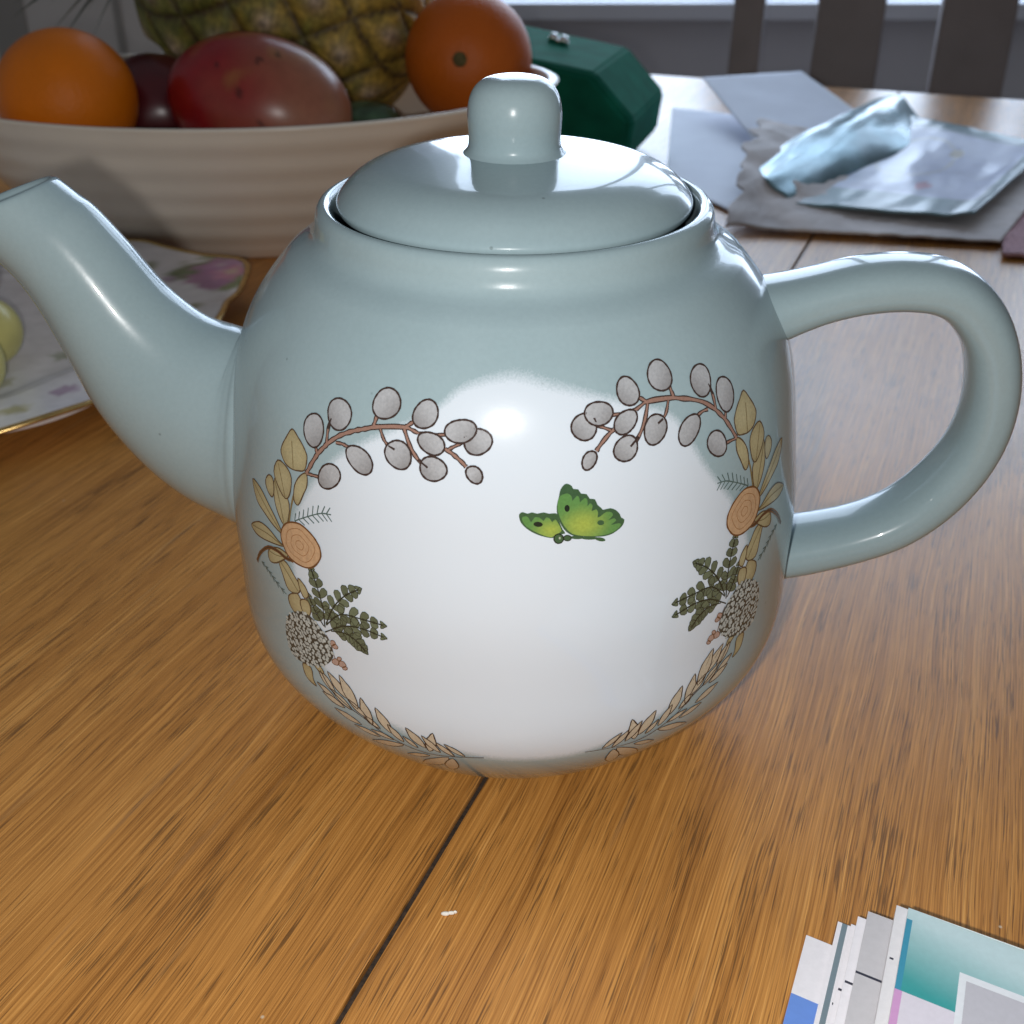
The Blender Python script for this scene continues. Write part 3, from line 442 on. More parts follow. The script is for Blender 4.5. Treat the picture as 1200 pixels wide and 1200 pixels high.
def wreath(D, T, seed):
    rnd = random.Random(seed)
    X = lambda L: [T(p) for p in L]
    # tapering garland of narrow leaves at the foot
    gl = DECAL['garland']
    for k, (a, b, w) in enumerate(gl):
        a = np.array(T(a)); b = np.array(T(b)); d = b-a; n = np.array([-d[1], d[0]])*w*.5
        c = (k % 2)*.04
        P = [a, a+d*.25+n*.75, a+d*.55+n*.95, a+d*.8+n*.5, b, a+d*.8-n*.5, a+d*.55-n*.95, a+d*.25-n*.75]
        lay = k % 5
        D.fill(P, tuple(x*(1-c) for x in WHEAT[:3])+(1,), lay*2, None, 2); D.line(P, .30, INK, lay*2+1, True, 2)
        D.line([a+d*.08, a+d*.85], .12, INK, lay*2+1, False, 0)
    D.line(X(DECAL['garlaxis']), .28, INK, 10)
    # stems and leaves
    D.line(X(DECAL['stem2']), .55, OLIVED, 0)
    for L in (DECAL['needle'], DECAL['needle2']):
        P = crom(X(L), 2); D.line(X(L), .28, NEED, 1)
        for i, p in enumerate(P[:-1]):
            t = P[i+1]-p; t = t/(math.hypot(*t) or 1); n = np.array([-t[1], t[0]])
            for s in (1, -1):
                q = p+t*1.3+n*s*(1.9 if L is DECAL['needle'] else .8)*(1-.5*abs(i/len(P)-.45)); D.line([p, q], .28, NEED, 1, False, 0)
    order = [6, 0, 2, 1, 3, 5, 4, 9, 8, 7, 10, 11, 12, 13]
    for z, k in enumerate(order):
        L = X(DECAL['leaves'][k]); c = np.mean([np.array(p) for p in L], 0); g = max(math.hypot(*(np.array(p)-c)) for p in L)
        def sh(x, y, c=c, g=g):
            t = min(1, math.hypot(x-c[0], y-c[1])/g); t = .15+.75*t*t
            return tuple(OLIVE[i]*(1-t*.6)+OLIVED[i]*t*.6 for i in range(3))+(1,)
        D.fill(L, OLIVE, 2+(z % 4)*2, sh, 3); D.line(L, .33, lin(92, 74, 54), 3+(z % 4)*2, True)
    for L in DECAL['leafribs']: D.line(X(L), .22, OLIVED, 10)
    D.line(X(DECAL['curl']), .9, BARK, 11, taper=False); D.line(X(DECAL['curl']), .25, INK, 12)
    # ferns
    for fi, F in enumerate(DECAL['ferns']):
        P = crom(X(F), 4); n = len(P)
        for i in range(2, n, 2 if fi < 5 else 2):
            p = P[i]; t = P[min(i+1, n-1)]-P[i-1]; t = t/(math.hypot(*t) or 1); nn = np.array([-t[1], t[0]])
            k = i/(n-1); ln = (2.2 if fi < 5 else 1.7)*math.sin(math.pi*min(1, .22+.74*k))+.5
            for s in (1, -1):
                j = 1+.25*(rnd.random()-.5)
                d = (t*.62+nn*s*.78)*ln*j; q = np.array([-d[1], d[0]])/math.hypot(*d)
                Lf = [p-q*.5, p+d*.4-q*.85, p+d*.8-q*.95, p+d*1.03-q*.45, p+d*1.0+q*.5, p+d*.75+q*.9, p+d*.35+q*.8, p+q*.5]
                cc = .85+.3*rnd.random()
                D.fill(Lf, tuple(x*cc for x in FERN[:3])+(1,), 4, None, 0); D.line(Lf, .14, FERND, 5, True, 0)
        D.line(X(F), .34, FERND, 6)
    # round flower head made of many small florets
    Y = X(DECAL['yarrow']); D.fill(Y, lin(66, 68, 62), 10)
    Pp = np.array(crom(Y, 3, True)); lo, hi = Pp.min(0), Pp.max(0)
    def inside(p):
        c = False; m = len(Pp)
        for i in range(m):
            a, b = Pp[i], Pp[(i+1) % m]
            if (a[1] > p[1]) != (b[1] > p[1]) and p[0] < (b[0]-a[0])*(p[1]-a[1])/(b[1]-a[1])+a[0]: c = not c
        return c
    sx, sy = 1.12, .98; row = 0; y = lo[1]
    while y < hi[1]:
        x = lo[0]+(row % 2)*sx*.5
        while x < hi[0]:
            p = np.array([x+rnd.uniform(-.34, .34), y+rnd.uniform(-.3, .3)])
            if inside(p):
                a0 = rnd.random()*3; rx = .56*rnd.uniform(.8, 1.1); ry = .45*rnd.uniform(.75, 1.15); cc = rnd.uniform(.82, 1.1)
                D.fill([p+np.array([rx*math.cos(t)*math.cos(a0)-ry*math.sin(t)*math.sin(a0), rx*math.cos(t)*math.sin(a0)+ry*math.sin(t)*math.cos(a0)]) for t in [2*math.pi*q/7 for q in range(7)]],
                       tuple(min(.9, v*cc) for v in SEED[:3])+(1,), 12+(row % 3), None, 0)
            x += sx
        y += sy; row += 1
    D.line(X(DECAL['podstem']), .2, BARK, 4)
    for L in DECAL['pods']: D.fill(X(L), POD, 5); D.line(X(L), .2, BARK, 6, True)
    # slice of log
    L = X(DECAL['slice']); c = np.mean([np.array(p) for p in L], 0)
    D.fill(L, SLICE, 15, lambda x, y: tuple(v*(1+.06*math.sin(math.hypot(x-c[0], y-c[1])*5)) for v in SLICE[:3])+(1,)); D.line(L, .42, BARK, 16, True)
    for k in (.72, .45, .2):
        D.line([c+(np.array(p)-c)*k*(1+.05*math.sin(i*2.1)) for i, p in enumerate(L)], .13, lin(150, 104, 62), 17, True)
    # eucalyptus sprig
    for w, L in DECAL['twigs']:
        D.line(X(L), w+.42, INK, 5)
        D.line(X(L), max(.2, w-.08), TWIG, 6)
    for k, L in enumerate(DECAL['ovals']):
        L = X(L); c = np.mean([np.array(p) for p in L], 0); g = max(math.hypot(*(np.array(p)-c)) for p in L)
        dx = np.array([.55, -.5]) if k % 2 else np.array([-.5, -.55])
        def sh(x, y, c=c, g=g, dx=dx):
            t = ((x-c[0])*dx[0]+(y-c[1])*dx[1])/g; t = max(0, min(1, .25+t*1.1))
            return tuple(OVAL[i]*(1-t)+OVALD[i]*t for i in range(3))+(1,)
        b = 7+(0 if k == 0 else 2)
        D.fill(L, OVAL, b, sh); D.line(L, .42, INK, b+1, True)
    for (w, L), on in zip(DECAL['twigs'], (0, 0, 1, 0, 0, 0, 0, 1, 1, 0, 0, 0, 0)):
        if on: D.line(X(L)[-2:], .42, INK, 11, False, 0)

D = Decal(); wreath(D, lambda p: tuple(p), 3); wreath(D, flip, 4); D.build('wreath_print', POT)

B = Decal(); F = DECAL['fly']
GD = lin(62, 92, 62); GM = lin(92, 138, 76); GY = lin(158, 174, 78); BK = lin(30, 42, 34)
def gsh(c, g):
    c = np.array(c)
    def f(x, y):
        t = min(1, math.hypot((x-c[0])*.75, y-c[1])/g); t = t*t*(3-2*t)
        return tuple(GY[i]*(1-t)+GM[i]*t for i in range(3))+(1,)
    return f
B.fill(F['ld'], GD, 0, None, 2); B.fill(F['ll'], GM, 1, gsh(DECAL['flyc'][1], 3.6), 2)
B.fill(F['rd'], GD, 2, None, 2); B.fill(F['rl'], GM, 3, gsh(DECAL['flyc'][0], 5.2), 2)
B.fill(F['s1'], BK, 4); B.fill(F['s2'], BK, 4); B.fill(F['s3'], GD, 4)
for k in ('b3', 'b4', 'b5', 'b2', 'b1'): B.fill(F[k], GD, 5)
B.line(F['b1'], .25, BK, 6, True); B.line(F['b2'], .2, BK, 6, True); B.fill(F['e'], lin(170, 180, 160), 7)
B.build('butterfly_print', POT)

# ------------------------------------------------------------------ table
GR = R(67.55)
TAB = tag(empty('table', (0, 0, 0), GR), 'long oak dining table with a dark joint between its two boards', 'table')
SEAM = -.0098
box_obj('table_board', (-.62, SEAM+.00078, -.028), (1.0, .74, 0), M['oak'], TAB, .0007)
box_obj('table_board', (-.62, -.62, -.028), (1.0, SEAM-.00078, 0), M['oak'], TAB, .0007)
box_obj('joint_shade_strip', (-.60, SEAM-.00074, -.027), (.98, SEAM+.00074, -.0016), M['joint_shade'], TAB, 0)  # dark strip set in the open joint in place of its deep shade
for x in (-.55, .90):
    for y in (-.55, .67):
        box_obj('leg', (x-.035, y-.035, -.74), (x+.035, y+.035, -.0285), M['oak'], TAB, .004)

bm = bmesh.new()
for k, (x, y, sx) in enumerate([(0, 0, 1), (.0013, .0002, .8), (.0022, .0004, .45)]):
    mt = Matrix.Translation((x, y, .0004)) @ Matrix.Diagonal((.0011*sx, .00055*sx, .0005, 1))
    bmesh.ops.create_uvsphere(bm, u_segments=10, v_segments=6, radius=1, matrix=mt)
cr = bm_obj('crumb', bm, M['crumb']); cr.location = (-.0158, -.0884, 0)
tag(cr, 'tiny dry white crumb on the bare table in front of the teapot', 'crumb')

# ------------------------------------------------------------------ fruit bowl
BC = Vector((-.1675, .4594, 0)); BRZ = R(0)
def bowl():
    root = tag(empty('fruit_bowl', BC, BRZ), 'wide cream stoneware bowl with faint throwing rings, full of fruit', 'bowl')
    n = 160
    outer = [(.0, .004), (.50, .004), (.525, .0), (.56, .0005), (.60, .006), (.66, .016), (.735, .030), (.81, .046), (.88, .062), (.945, .078), (.985, .0885), (1.0, .0925)]
    inner = [(.985, .0937), (.965, .0925), (.93, .083), (.86, .064), (.76, .042), (.62, .022), (.42, .012), (.0, .010)]
    po = [q*np.array((1, .92)) for q in crom(outer, 6)]; pi_ = [q*np.array((1, .92)) for q in crom(inner, 4)]
    A, Bb = .196, .131
    v, f, rows = [], [], []
    for idx, (k, z) in enumerate(list(po)+list(pi_)):
        if k < 1e-6:
            rows.append([len(v)]); v.append((0, 0, z)); continue
        row = []
        for i in range(n):
            t = 2*math.pi*i/n
            lift = (.0046*abs(math.cos(t))**2.2)*(z/.0925)**2
            rid = .00045*math.sin(z*430) if (idx < len(po) and z > .008) else 0
            kk = k+.0006*math.sin(3*t+z*50)
            row.append(len(v)); v.append(((A*kk+rid)*math.cos(t), (Bb*kk+rid)*math.sin(t), z+lift))
        rows.append(row)
    for a, b in zip(rows, rows[1:]):
        for i in range(n):
            j = (i+1) % n
            if len(a) == 1: f.append((a[0], b[j], b[i]))
            elif len(b) == 1: f.append((a[i], a[j], b[0]))
            else: f.append((a[i], a[j], b[j], b[i]))
    bm = bmesh.new(); me = mesh_of('bowl', v, f); bm.from_mesh(me); bpy.data.meshes.remove(me)
    bm_obj('bowl_shell', bm, M['bowl'], root)
bowl()

def blob(name, rad, mat, loc, rot=(0, 0, 0), fn=None, seg=64, parent=None, colfn=None):
    bm = bmesh.new(); bmesh.ops.create_uvsphere(bm, u_segments=seg, v_segments=seg//2, radius=1)
    for w in bm.verts:
        p = w.co.copy()
        k = fn(p) if fn else 1
        w.co = Vector((p.x*rad[0], p.y*rad[1], p.z*rad[2]))*k
    me = bpy.data.meshes.new(name); bm.to_mesh(me)
    if colfn: set_col(me, [colfn(w.co) for w in bm.verts])
    bm.free()
    o = link(name, me, mat, parent); o.location = loc; o.rotation_euler = rot
    return o

def orange(label, r, loc, rot, mat, navel):
    def fn(p):
        k = 1+.012*mnoise.noise(p*1.6+Vector(loc)*9)
        d = (1-p.z); k -= .035*math.exp(-d*60)
        return k
    if navel:
        root = empty('orange', loc); root.rotation_euler = rot
        tag(root, label, 'orange')
        blob('peel', (r, r, r*.97), mat, (0, 0, 0), (0, 0, 0), fn, parent=root)
        blob('navel', (r*.11, r*.11, r*.05), M['navel'], (0, 0, r*.937), (0, 0, 0), lambda p: 1+.15*mnoise.noise(p*3), 20, root)
    else:
        tag(blob('orange', (r, r, r*.96), mat, loc, rot, fn), label, 'orange')
orange('bright orange lying beside the dark red fruit, its stalk scar hidden', .0385, (-.2528, .402, .0880), (R(20), R(160), 0), M['orange'], False)
orange('orange painted as if dimly lit behind the teapot knob with its navel facing out', .0405, (-.0285, .50, .0945), (R(82), 0, R(-6)), M['orange_underlit'], True)
tag(blob('plum', (.036, .036, .034), M['plum'], (-.2199, .458, .0700), (0, 0, 0), lambda p: 1+.02*mnoise.noise(p*2)), 'dark red plum wedged between orange and mango', 'plum')

def mango_col(p):
    x = p.x/.056; t = max(0, min(1, .42+x*1.1+.35*mnoise.noise(p*38)))
    red = (.27, .006, .010); tan = (.32, .125, .07); yel = (.38, .22, .05)
    c = [red[i]*(1-t)+tan[i]*t for i in range(3)]
    k = max(0, mnoise.noise(p*55+Vector((3, 1, 0)))-.25)*1.6*(1-abs(x))
    c = [c[i]*(1-k)+yel[i]*k for i in range(3)]
    d = mnoise.noise(p*150+Vector((8, 2, 5)))
    if d > .62 and abs(x-.1) < .45 and p.z > -.005: c = [q*.35 for q in c]
    if p.z < -.014: c = [c[0]*.9+.02, c[1]*.5, c[2]*.8]
    return (*c, 1)
tag(blob('mango', (.054, .040, .0385), M['mango'], (-.1437, .415, .0815), (0, R(10), R(-8)),
         lambda p: 1+.05*p.x*(-1)+.02*mnoise.noise(p*1.4), 96, None, mango_col), 'large red mango with a blotched pinkish side, in front of the pineapple', 'mango')
tag(blob('avocado', (.024, .019, .016), M['avocado'], (-.086, .455, .060), (0, R(8), R(-15)), lambda p: 1-.1*p.x), 'small dark green avocado peeping over the bowl rim', 'avocado')

def pineapple():
    loc = Vector((-.152, .555, .128))
    root = empty('pineapple', loc); root.rotation_euler = (R(8), R(24), R(3))
    tag(root, 'ripe pineapple lying on its side at the back of the bowl', 'pineapple')
    nu, nv = 300, 190; L, rad = .098, .072
    v, f, c = [], [], []
    EY = 10
    for j in range(nv+1):
        t = j/nv; x = -L+2*L*t; q = abs(x/L)
        r0 = rad*(1-q**3.2)**.5 if q < 1 else 0
        for i in range(nu):
            a = i/nu
            uu = a*EY; vv = t*8.0
            p1 = (uu+vv*.5); p2 = (uu-vv*.5)
            d1 = abs(p1-round(p1))*2; d2 = abs(p2-round(p2))*2    # 0 centre of the diamond rows, 1 at their edges
            e = max(d1, d2); h = (1-e**3)*.0042
            ctr = math.exp(-(d1*d1+d2*d2)*7)
            h += ctr*.0036*(1+.8*mnoise.noise(Vector((round(p1)*3.1, round(p2)*2.7, 2))))
            nz = mnoise.noise(Vector((uu*1.3, vv*1.3, 0))); fz = mnoise.noise(Vector((uu*9, vv*9, 4)))
            r = max(.0005, r0+h*(1 if r0 > .01 else 0))
            v.append((x, r*math.cos(2*math.pi*a), r*math.sin(2*math.pi*a)))
            yel = (.42, .27, .04); grn = (.08, .13, .025); brn = (.055, .032, .014); tip_ = (.46, .34, .26)
            g = max(0, min(1, .5-x/L*.9+nz*.6))
            nz2 = mnoise.noise(Vector((uu*3.1, vv*3.1, 9))); g = max(0, min(1, g+.7*nz2))
            base = [yel[k]*(1-g*.75)+grn[k]*g*.75 for k in range(3)]
            k1 = max(0, min(1, (e-.74+.25*fz)/.3))*.95; base = [base[k]*(1-k1)+brn[k]*k1 for k in range(3)]
            base = [base[k]*(1-ctr*.8)+tip_[k]*ctr*.8 for k in range(3)]
            c.append((*[q_*(1+.5*fz) for q_ in base], 1))
    for j in range(nv):
        for i in range(nu):
            f.append((j*nu+i, j*nu+(i+1) % nu, (j+1)*nu+(i+1) % nu, (j+1)*nu+i))
    f.append(tuple(range(nu))[::-1]); f.append(tuple(range(nv*nu, nv*nu+nu)))
    me = mesh_of('rind', v, f); set_col(me, c); link('rind', me, M['pine'], root)
    rnd = random.Random(5)
    v, f = [], []
    for k in range(46):
        az = k*2.399; ring = k/46; sp = .25+.95*(1-ring)
        ln = .05+.05*ring+.015*rnd.random(); w = .0075
        b0 = Vector((-L+.004, .012*math.cos(az), .012*math.sin(az)))
        d = Vector((-math.cos(sp), math.sin(sp)*math.cos(az), math.sin(sp)*math.sin(az)))
        s = Vector((0, -math.sin(az), math.cos(az))); up = d.cross(s)
        off = len(v); m = 7
        for q in range(m+1):
            t = q/m; p = b0+d*ln*t+Vector((.25, math.cos(az)*.9, math.sin(az)*.9))*(ln*.35*t*t*(1-ring*.6))
            ww = w*(1-t)**.8*(.7+.3*math.sin(t*3))
            v += [p-s*ww, p+up*ww*.35, p+s*ww]
        for q in range(m):
            a = off+q*3; f += [(a, a+1, a+4, a+3), (a+1, a+2, a+5, a+4)]
    link('crown', mesh_of('crown', v, f), M['pineleaf'], root)
pineapple()

# ------------------------------------------------------------------ painted plate and grapes
PC = Vector((-.287, .243, 0))
def plate():
    root = tag(empty('plate', PC), 'white porcelain cake plate painted with mauve flowers and gilt edge', 'plate')
    n, m = 300, 46
    tabv = {}
    def rim(t):
        r = .1445+.0016*math.sin(t*14)
        d = (t-R(32)+math.pi) % (2*math.pi)-math.pi       # pierced lug towards the bowl
        r += .0175*math.exp(-(d/R(17))**4)*(1+.13*math.cos(d*17))
        return r
    prof = [(0, .006), (.3, .006), (.55, .0062), (.62, .0068), (.66, .0085), (.69, .0096), (.72, .0102), (.8, .0116), (.9, .0134), (1, .0155)]
    kx = np.array([p[0] for p in prof]); kz = np.array([p[1] for p in prof])
    v, f, c = [], [], []
    white = (.84, .82, .86)
    def col(x, y, k, t):
        cc = np.array(white)
        def put(cx, cy, r, colr, a=1.0):
            d = math.hypot(x-cx, y-cy)/r*(1+.45*mnoise.noise(Vector((x*210, y*210, cx*50)))+.12*math.cos(5*math.atan2(y-cy, x-cx)+cx*900))
            w = max(0, min(1, (1-d)*3))*a
            cc[:] = cc*(1-w)+np.array(colr)*w
        nz = mnoise.noise(Vector((x*120, y*120, 1)))
        if .635 < k < .655 or .695 < k < .71: cc *= .74
        for q in range(30):                                # painted sprays around the rim
            a = q*2*math.pi/30; rr = .1445*(.86+.05*math.sin(q*2.3))
            put(rr*math.cos(a), rr*math.sin(a), .007, (.36, .22, .38) if q % 3 == 0 else ((.17, .22, .07) if q % 3 == 1 else (.45, .40, .16)), .75 if (q*7) % 5 else .3)
        for q in range(14):
            a = q*2*math.pi/14+.2; put(.079*math.cos(a), .079*math.sin(a), .006, (.20, .27, .11) if q % 2 else (.38, .36, .16), .6)
        tx, ty = .155*math.cos(R(32)), .155*math.sin(R(32))
        for (dx, dy, r, colr) in ((-.004, .016, .015, (.19, .24, .08)), (.006, -.022, .012, (.19, .25, .09)), (.016, -.004, .010, (.20, .25, .09)), (-.02, .002, .013, (.15, .20, .08)),
                                  (-.006, .004, .012, (.46, .22, .42)), (-.010, -.010, .011, (.44, .19, .38)), (-.002, -.020, .010, (.40, .18, .36)), (.006, .010, .010, (.52, .30, .50)), (.004, -.008, .010, (.60, .24, .38)), (.005, -.007, .004, (.66, .48, .40)), (-.005, .005, .004, (.62, .46, .56))):
            put(tx+dx, ty+dy, r, colr, .95)
        cc *= 1+.10*nz
        return (*cc, 1)
    for j in range(m+1):
        k = j/m if j < m else 1
        for i in range(n):
            t = 2*math.pi*i/n; r = rim(t)*k
            x, y = r*math.cos(t), r*math.sin(t)
            z = float(np.interp(k, kx, kz))+.0012*math.sin(t*14)*max(0, k-.75)*4
            v.append((x, y, z)); c.append(col(x, y, k, t))
    for j in range(m):
        for i in range(n):
            f.append((j*n+i, j*n+(i+1) % n, (j+1)*n+(i+1) % n, (j+1)*n+i)[::-1])
    top = len(v)
    for k, dz in ((1, .0022), (.72, .0045), (.6, .0052), (.58, .0066), (.5, .0066)):   # underside and foot ring
        for i in range(n):
            t = 2*math.pi*i/n; r = rim(t)*k
            v.append((r*math.cos(t), r*math.sin(t), max(0, float(np.interp(k, kx, kz))-dz))); c.append((*white, 1))
    rowsU = [m*n]+[top+q*n for q in range(5)]
    for a, b in zip(rowsU, rowsU[1:]):
        for i in range(n): f.append((a+i, a+(i+1) % n, b+(i+1) % n, b+i)[::-1])
    f.append(tuple(rowsU[-1]+i for i in range(n)))
    bm = bmesh.new(); me = mesh_of('plate', v, f); set_col(me, c)
    bm.from_mesh(me); bmesh.ops.recalc_face_normals(bm, faces=bm.faces); bm.to_mesh(me); bm.free()
    link('plate_body', me, M['plate'], root)
    v, f = [], []
    for i in range(n):
        t = 2*math.pi*i/n; z0 = .0155+.0012*math.sin(t*14)
        for q in range(8):
            a = 2*math.pi*q/8; r = rim(t)-.0002+.0017*math.cos(a)
            v.append((r*math.cos(t), r*math.sin(t), z0-.0006+.0012*math.sin(a)))
    for i in range(n):
        for q in range(8): f.append((i*8+q, ((i+1) % n)*8+q, ((i+1) % n)*8+(q+1) % 8, i*8+(q+1) % 8))
    link('gilt_edge', mesh_of('gilt_edge', v, f), M['gilt'], root)
plate()
gr = tag(empty('grape_bunch', (-.2552, .195, .009)), 'bunch of pale yellow green grapes on the painted plate', 'grapes')
for k, (x, y, z) in enumerate([(.024, -.020, .014), (.016, .006, .042), (-.006, -.012, .014), (-.010, .012, .014), (.018, .016, .014), (-.012, .004, .040), (-.02, -.02, .038), (-.03, .0, .014), (.002, -.018, .038), (-.002, .008, .064), (-.022, .012, .062)]):
    blob('grape', (.0155, .0155, .0172), M['grape'], (x, y, z+.001*k % .002), (.3*k, .2*k, 0), lambda p: 1+.01*mnoise.noise(p*2), 32, gr)

# ------------------------------------------------------------------ green velvet box
def velvet_box():
    root = tag(empty('jewellery_box', (.06, .60, 0)), 'dark green velvet octagonal box with a small metal clasp behind the bowl', 'box')
    O = Vector((.06, .60, 0))
    front = [(-.033, .58, .0920), (.0571, .58, .0743), (.0875, .58, .0417), (.0840, .58, .0125), (.070, .58, .0012), (-.010, .58, .0012), (-.040, .58, .030), (-.046, .58, .066)]
    ex = Vector((.034, .10, .003))
    n = len(front); fr = [Vector(p)-O for p in front]; c0 = sum(fr, Vector())/n
    bm = bmesh.new()
    rings = []
    for k, s in ((0, .93), (.03, 1), (.5, 1.0), (1.0, 1.0), (1.03, .95)):
        rings.append([bm.verts.new(c0+(p-c0)*s+ex*k) for p in fr])
    for a, b in zip(rings, rings[1:]):
        for i in range(n): bm.faces.new((a[i], a[(i+1) % n], b[(i+1) % n], b[i]))
    bm.faces.new(rings[0]); bm.faces.new(rings[-1][::-1])
    bmesh.ops.bevel(bm, geom=[e for e in bm.edges], offset=.0022, segments=3, affect='EDGES')
    zmin = min(w.co.z for w in bm.verts)
    for w in bm.verts: w.co.z -= zmin
    bm_obj('velvet_case', bm, M['velvet'], root, False)
    bm = bmesh.new()
    for dx in (-.004, .004):
        bmesh.ops.create_uvsphere(bm, u_segments=14, v_segments=8, radius=.0038, matrix=Matrix.Translation((dx, 0, .002)))
    add_box(bm, (-.008, -.002, -.001), (.008, .002, .002), .0006)
    o = bm_obj('clasp', bm, M['metal'], root); o.location = Vector((.0345, .645, .0845))-O; o.rotation_euler = (0, R(12), R(-15))
velvet_box()

# ------------------------------------------------------------------ papers
def patch(name, P, mat, hfn, nu=60, nv=40, jag=None, thick=.0006, colfn=None, parent=None):
    """A bent sheet over the quad P00, P10, P11, P01 (x, y); hfn(u, v) is its height."""
    P = [Vector((*p, 0)) for p in P]; v, f, c = [], [], []
    for j in range(nv+1):
        for i in range(nu+1):
            a, b = i/nu, j/nv
            if jag: a, b = jag(a, b)
            p = P[0]*(1-a)*(1-b)+P[1]*a*(1-b)+P[2]*a*b+P[3]*(1-a)*b
            p.z = hfn(a, b)
            v.append(p); c.append(colfn(a, b) if colfn else (1, 1, 1, 1))
    for j in range(nv):
        for i in range(nu):
            q = j*(nu+1)+i; f.append((q, q+1, q+nu+2, q+nu+1))
    me = mesh_of(name, v, f)
    if colfn: set_col(me, c)
    o = link(name, me, mat, parent)
    md = o.modifiers.new('thickness', 'SOLIDIFY'); md.thickness = thick; md.offset = 1
    return o
nz = lambda x, y, s=1, z=0: mnoise.noise(Vector((x*s, y*s, z)))
tag(patch('paper_sheet', [(.112, .560), (.150, .470), (.255, .760), (.150, .830)], M['paper'], lambda a, b: .0012+.0012*a*b+.0004*(1+nz(a, b, 3)), thick=.0004),
    'flat bluish white sheet of paper between the green box and the kraft mailer', 'paper')
tag(patch('envelope', [(.197, .640), (.312, .705), (.268, .835), (.171, .800)], M['paper'], lambda a, b: .0055+.027*b+.004*math.sin(a*3.1)*(1-b)+.0006*nz(a, b, 4, 2), thick=.0008),
    'white envelope propped up at the far edge of the table', 'envelope')
def kraft_h(a, b):
    lf = math.exp(-(a*3.2)**2)
    return .0030+.0035*b*a+lf*(.022*math.sin(min(1, b*1.15)*math.pi*.75)+.004*nz(a*7, b*9, 1, 3))+.0014*abs(nz(a, b, 9, 1))+.0008*abs(nz(a, b, 26, 5))
def kraft_j(a, b):
    return (a+(1-a)**6*(.05*nz(0, b, 9)+.010*nz(0, b, 31)), b+.02*(a-.5)*nz(a, 0, 2))
tag(patch('paper_mailer', [(.135, .4395), (.2975, .4073), (.395, .560), (.205, .690)], M['kraft'], kraft_h, 110, 80, kraft_j, .0012),
    'crumpled grey brown paper mailer with a ragged torn end', 'mailer')
pouch = tag(empty('foil_pouch'), 'creased silvery teal foil pouch with a white label on the kraft mailer', 'pouch')
def pouch_h(a, b):
    return .0095+.003*b+.0016*nz(a*3.2, b*2.8, 1, 7)+.0005*nz(a*11, b*8, 1, 2)+.004*math.exp(-((a-.99)/.08)**2)+.006*math.exp(-((b-1)/.2)**2)
def pouch_c(a, b):
    edge = min(a-.10-.06*b, .95-a, b-.17, .92-b)
    t = max(0, min(1, edge/.03))
    teal = (.14, .25, .29); lab = (.50, .56, .76)
    c = [teal[k]*(1-t)+lab[k]*t for k in range(3)]
    if t > .9:
        if math.hypot((a-.60)*1.4, b-.30) < .05+.03*nz(a, b, 20): c = [.52, .28, .38]
        elif math.hypot((a-.58), (b-.72)*.8) < .035: c = [.45, .42, .34]
        elif abs(math.hypot((a-.40)*1.1, (b-.60))-.22) < .012: c = [.52, .55, .63]
    else:
        k = .7+.5*max(0, nz(a*5, b*4, 1, 9)+.4); c = [q*k for q in c]
    return (*c, 1)
patch('pouch_body', [(.1720, .4750), (.2894, .4343), (.402, .595), (.322, .715)], M['pouch'], pouch_h, 100, 80, None, .0012, pouch_c, pouch)
def flap_h(a, b):
    arch = math.sin(math.pi*min(1, .10+.90*a))**.8
    return .0105+.020*arch*(.28+.72*math.sin(math.pi*min(1, b*.92+.06)))+.0024*nz(a*2.4, b*4, 1, 4)+.0005*nz(a*7, b*11, 1, 6)
def flap_c(a, b):
    k = .75+.6*max(0, nz(a*3, b*6, 1, 12)+.3)
    return (.20*k, .33*k, .38*k, 1)
patch('pouch_flap', [(.1607, .5344), (.1800, .4760), (.338, .655), (.352, .826)], M['foil'], flap_h, 70, 90, lambda a, b: (a, b+.02*math.sin(a*7)), .0010, flap_c, pouch)
tag(patch('cloth', [(.291, .385), (.40, .365), (.47, .53), (.352, .545)], M['cloth'], lambda a, b: .0015+.0010*nz(a, b, 6)+.0006*nz(a, b, 40), 80, 80, None, .0022),
    'pinkish woven cloth half under the paper mailer', 'cloth')

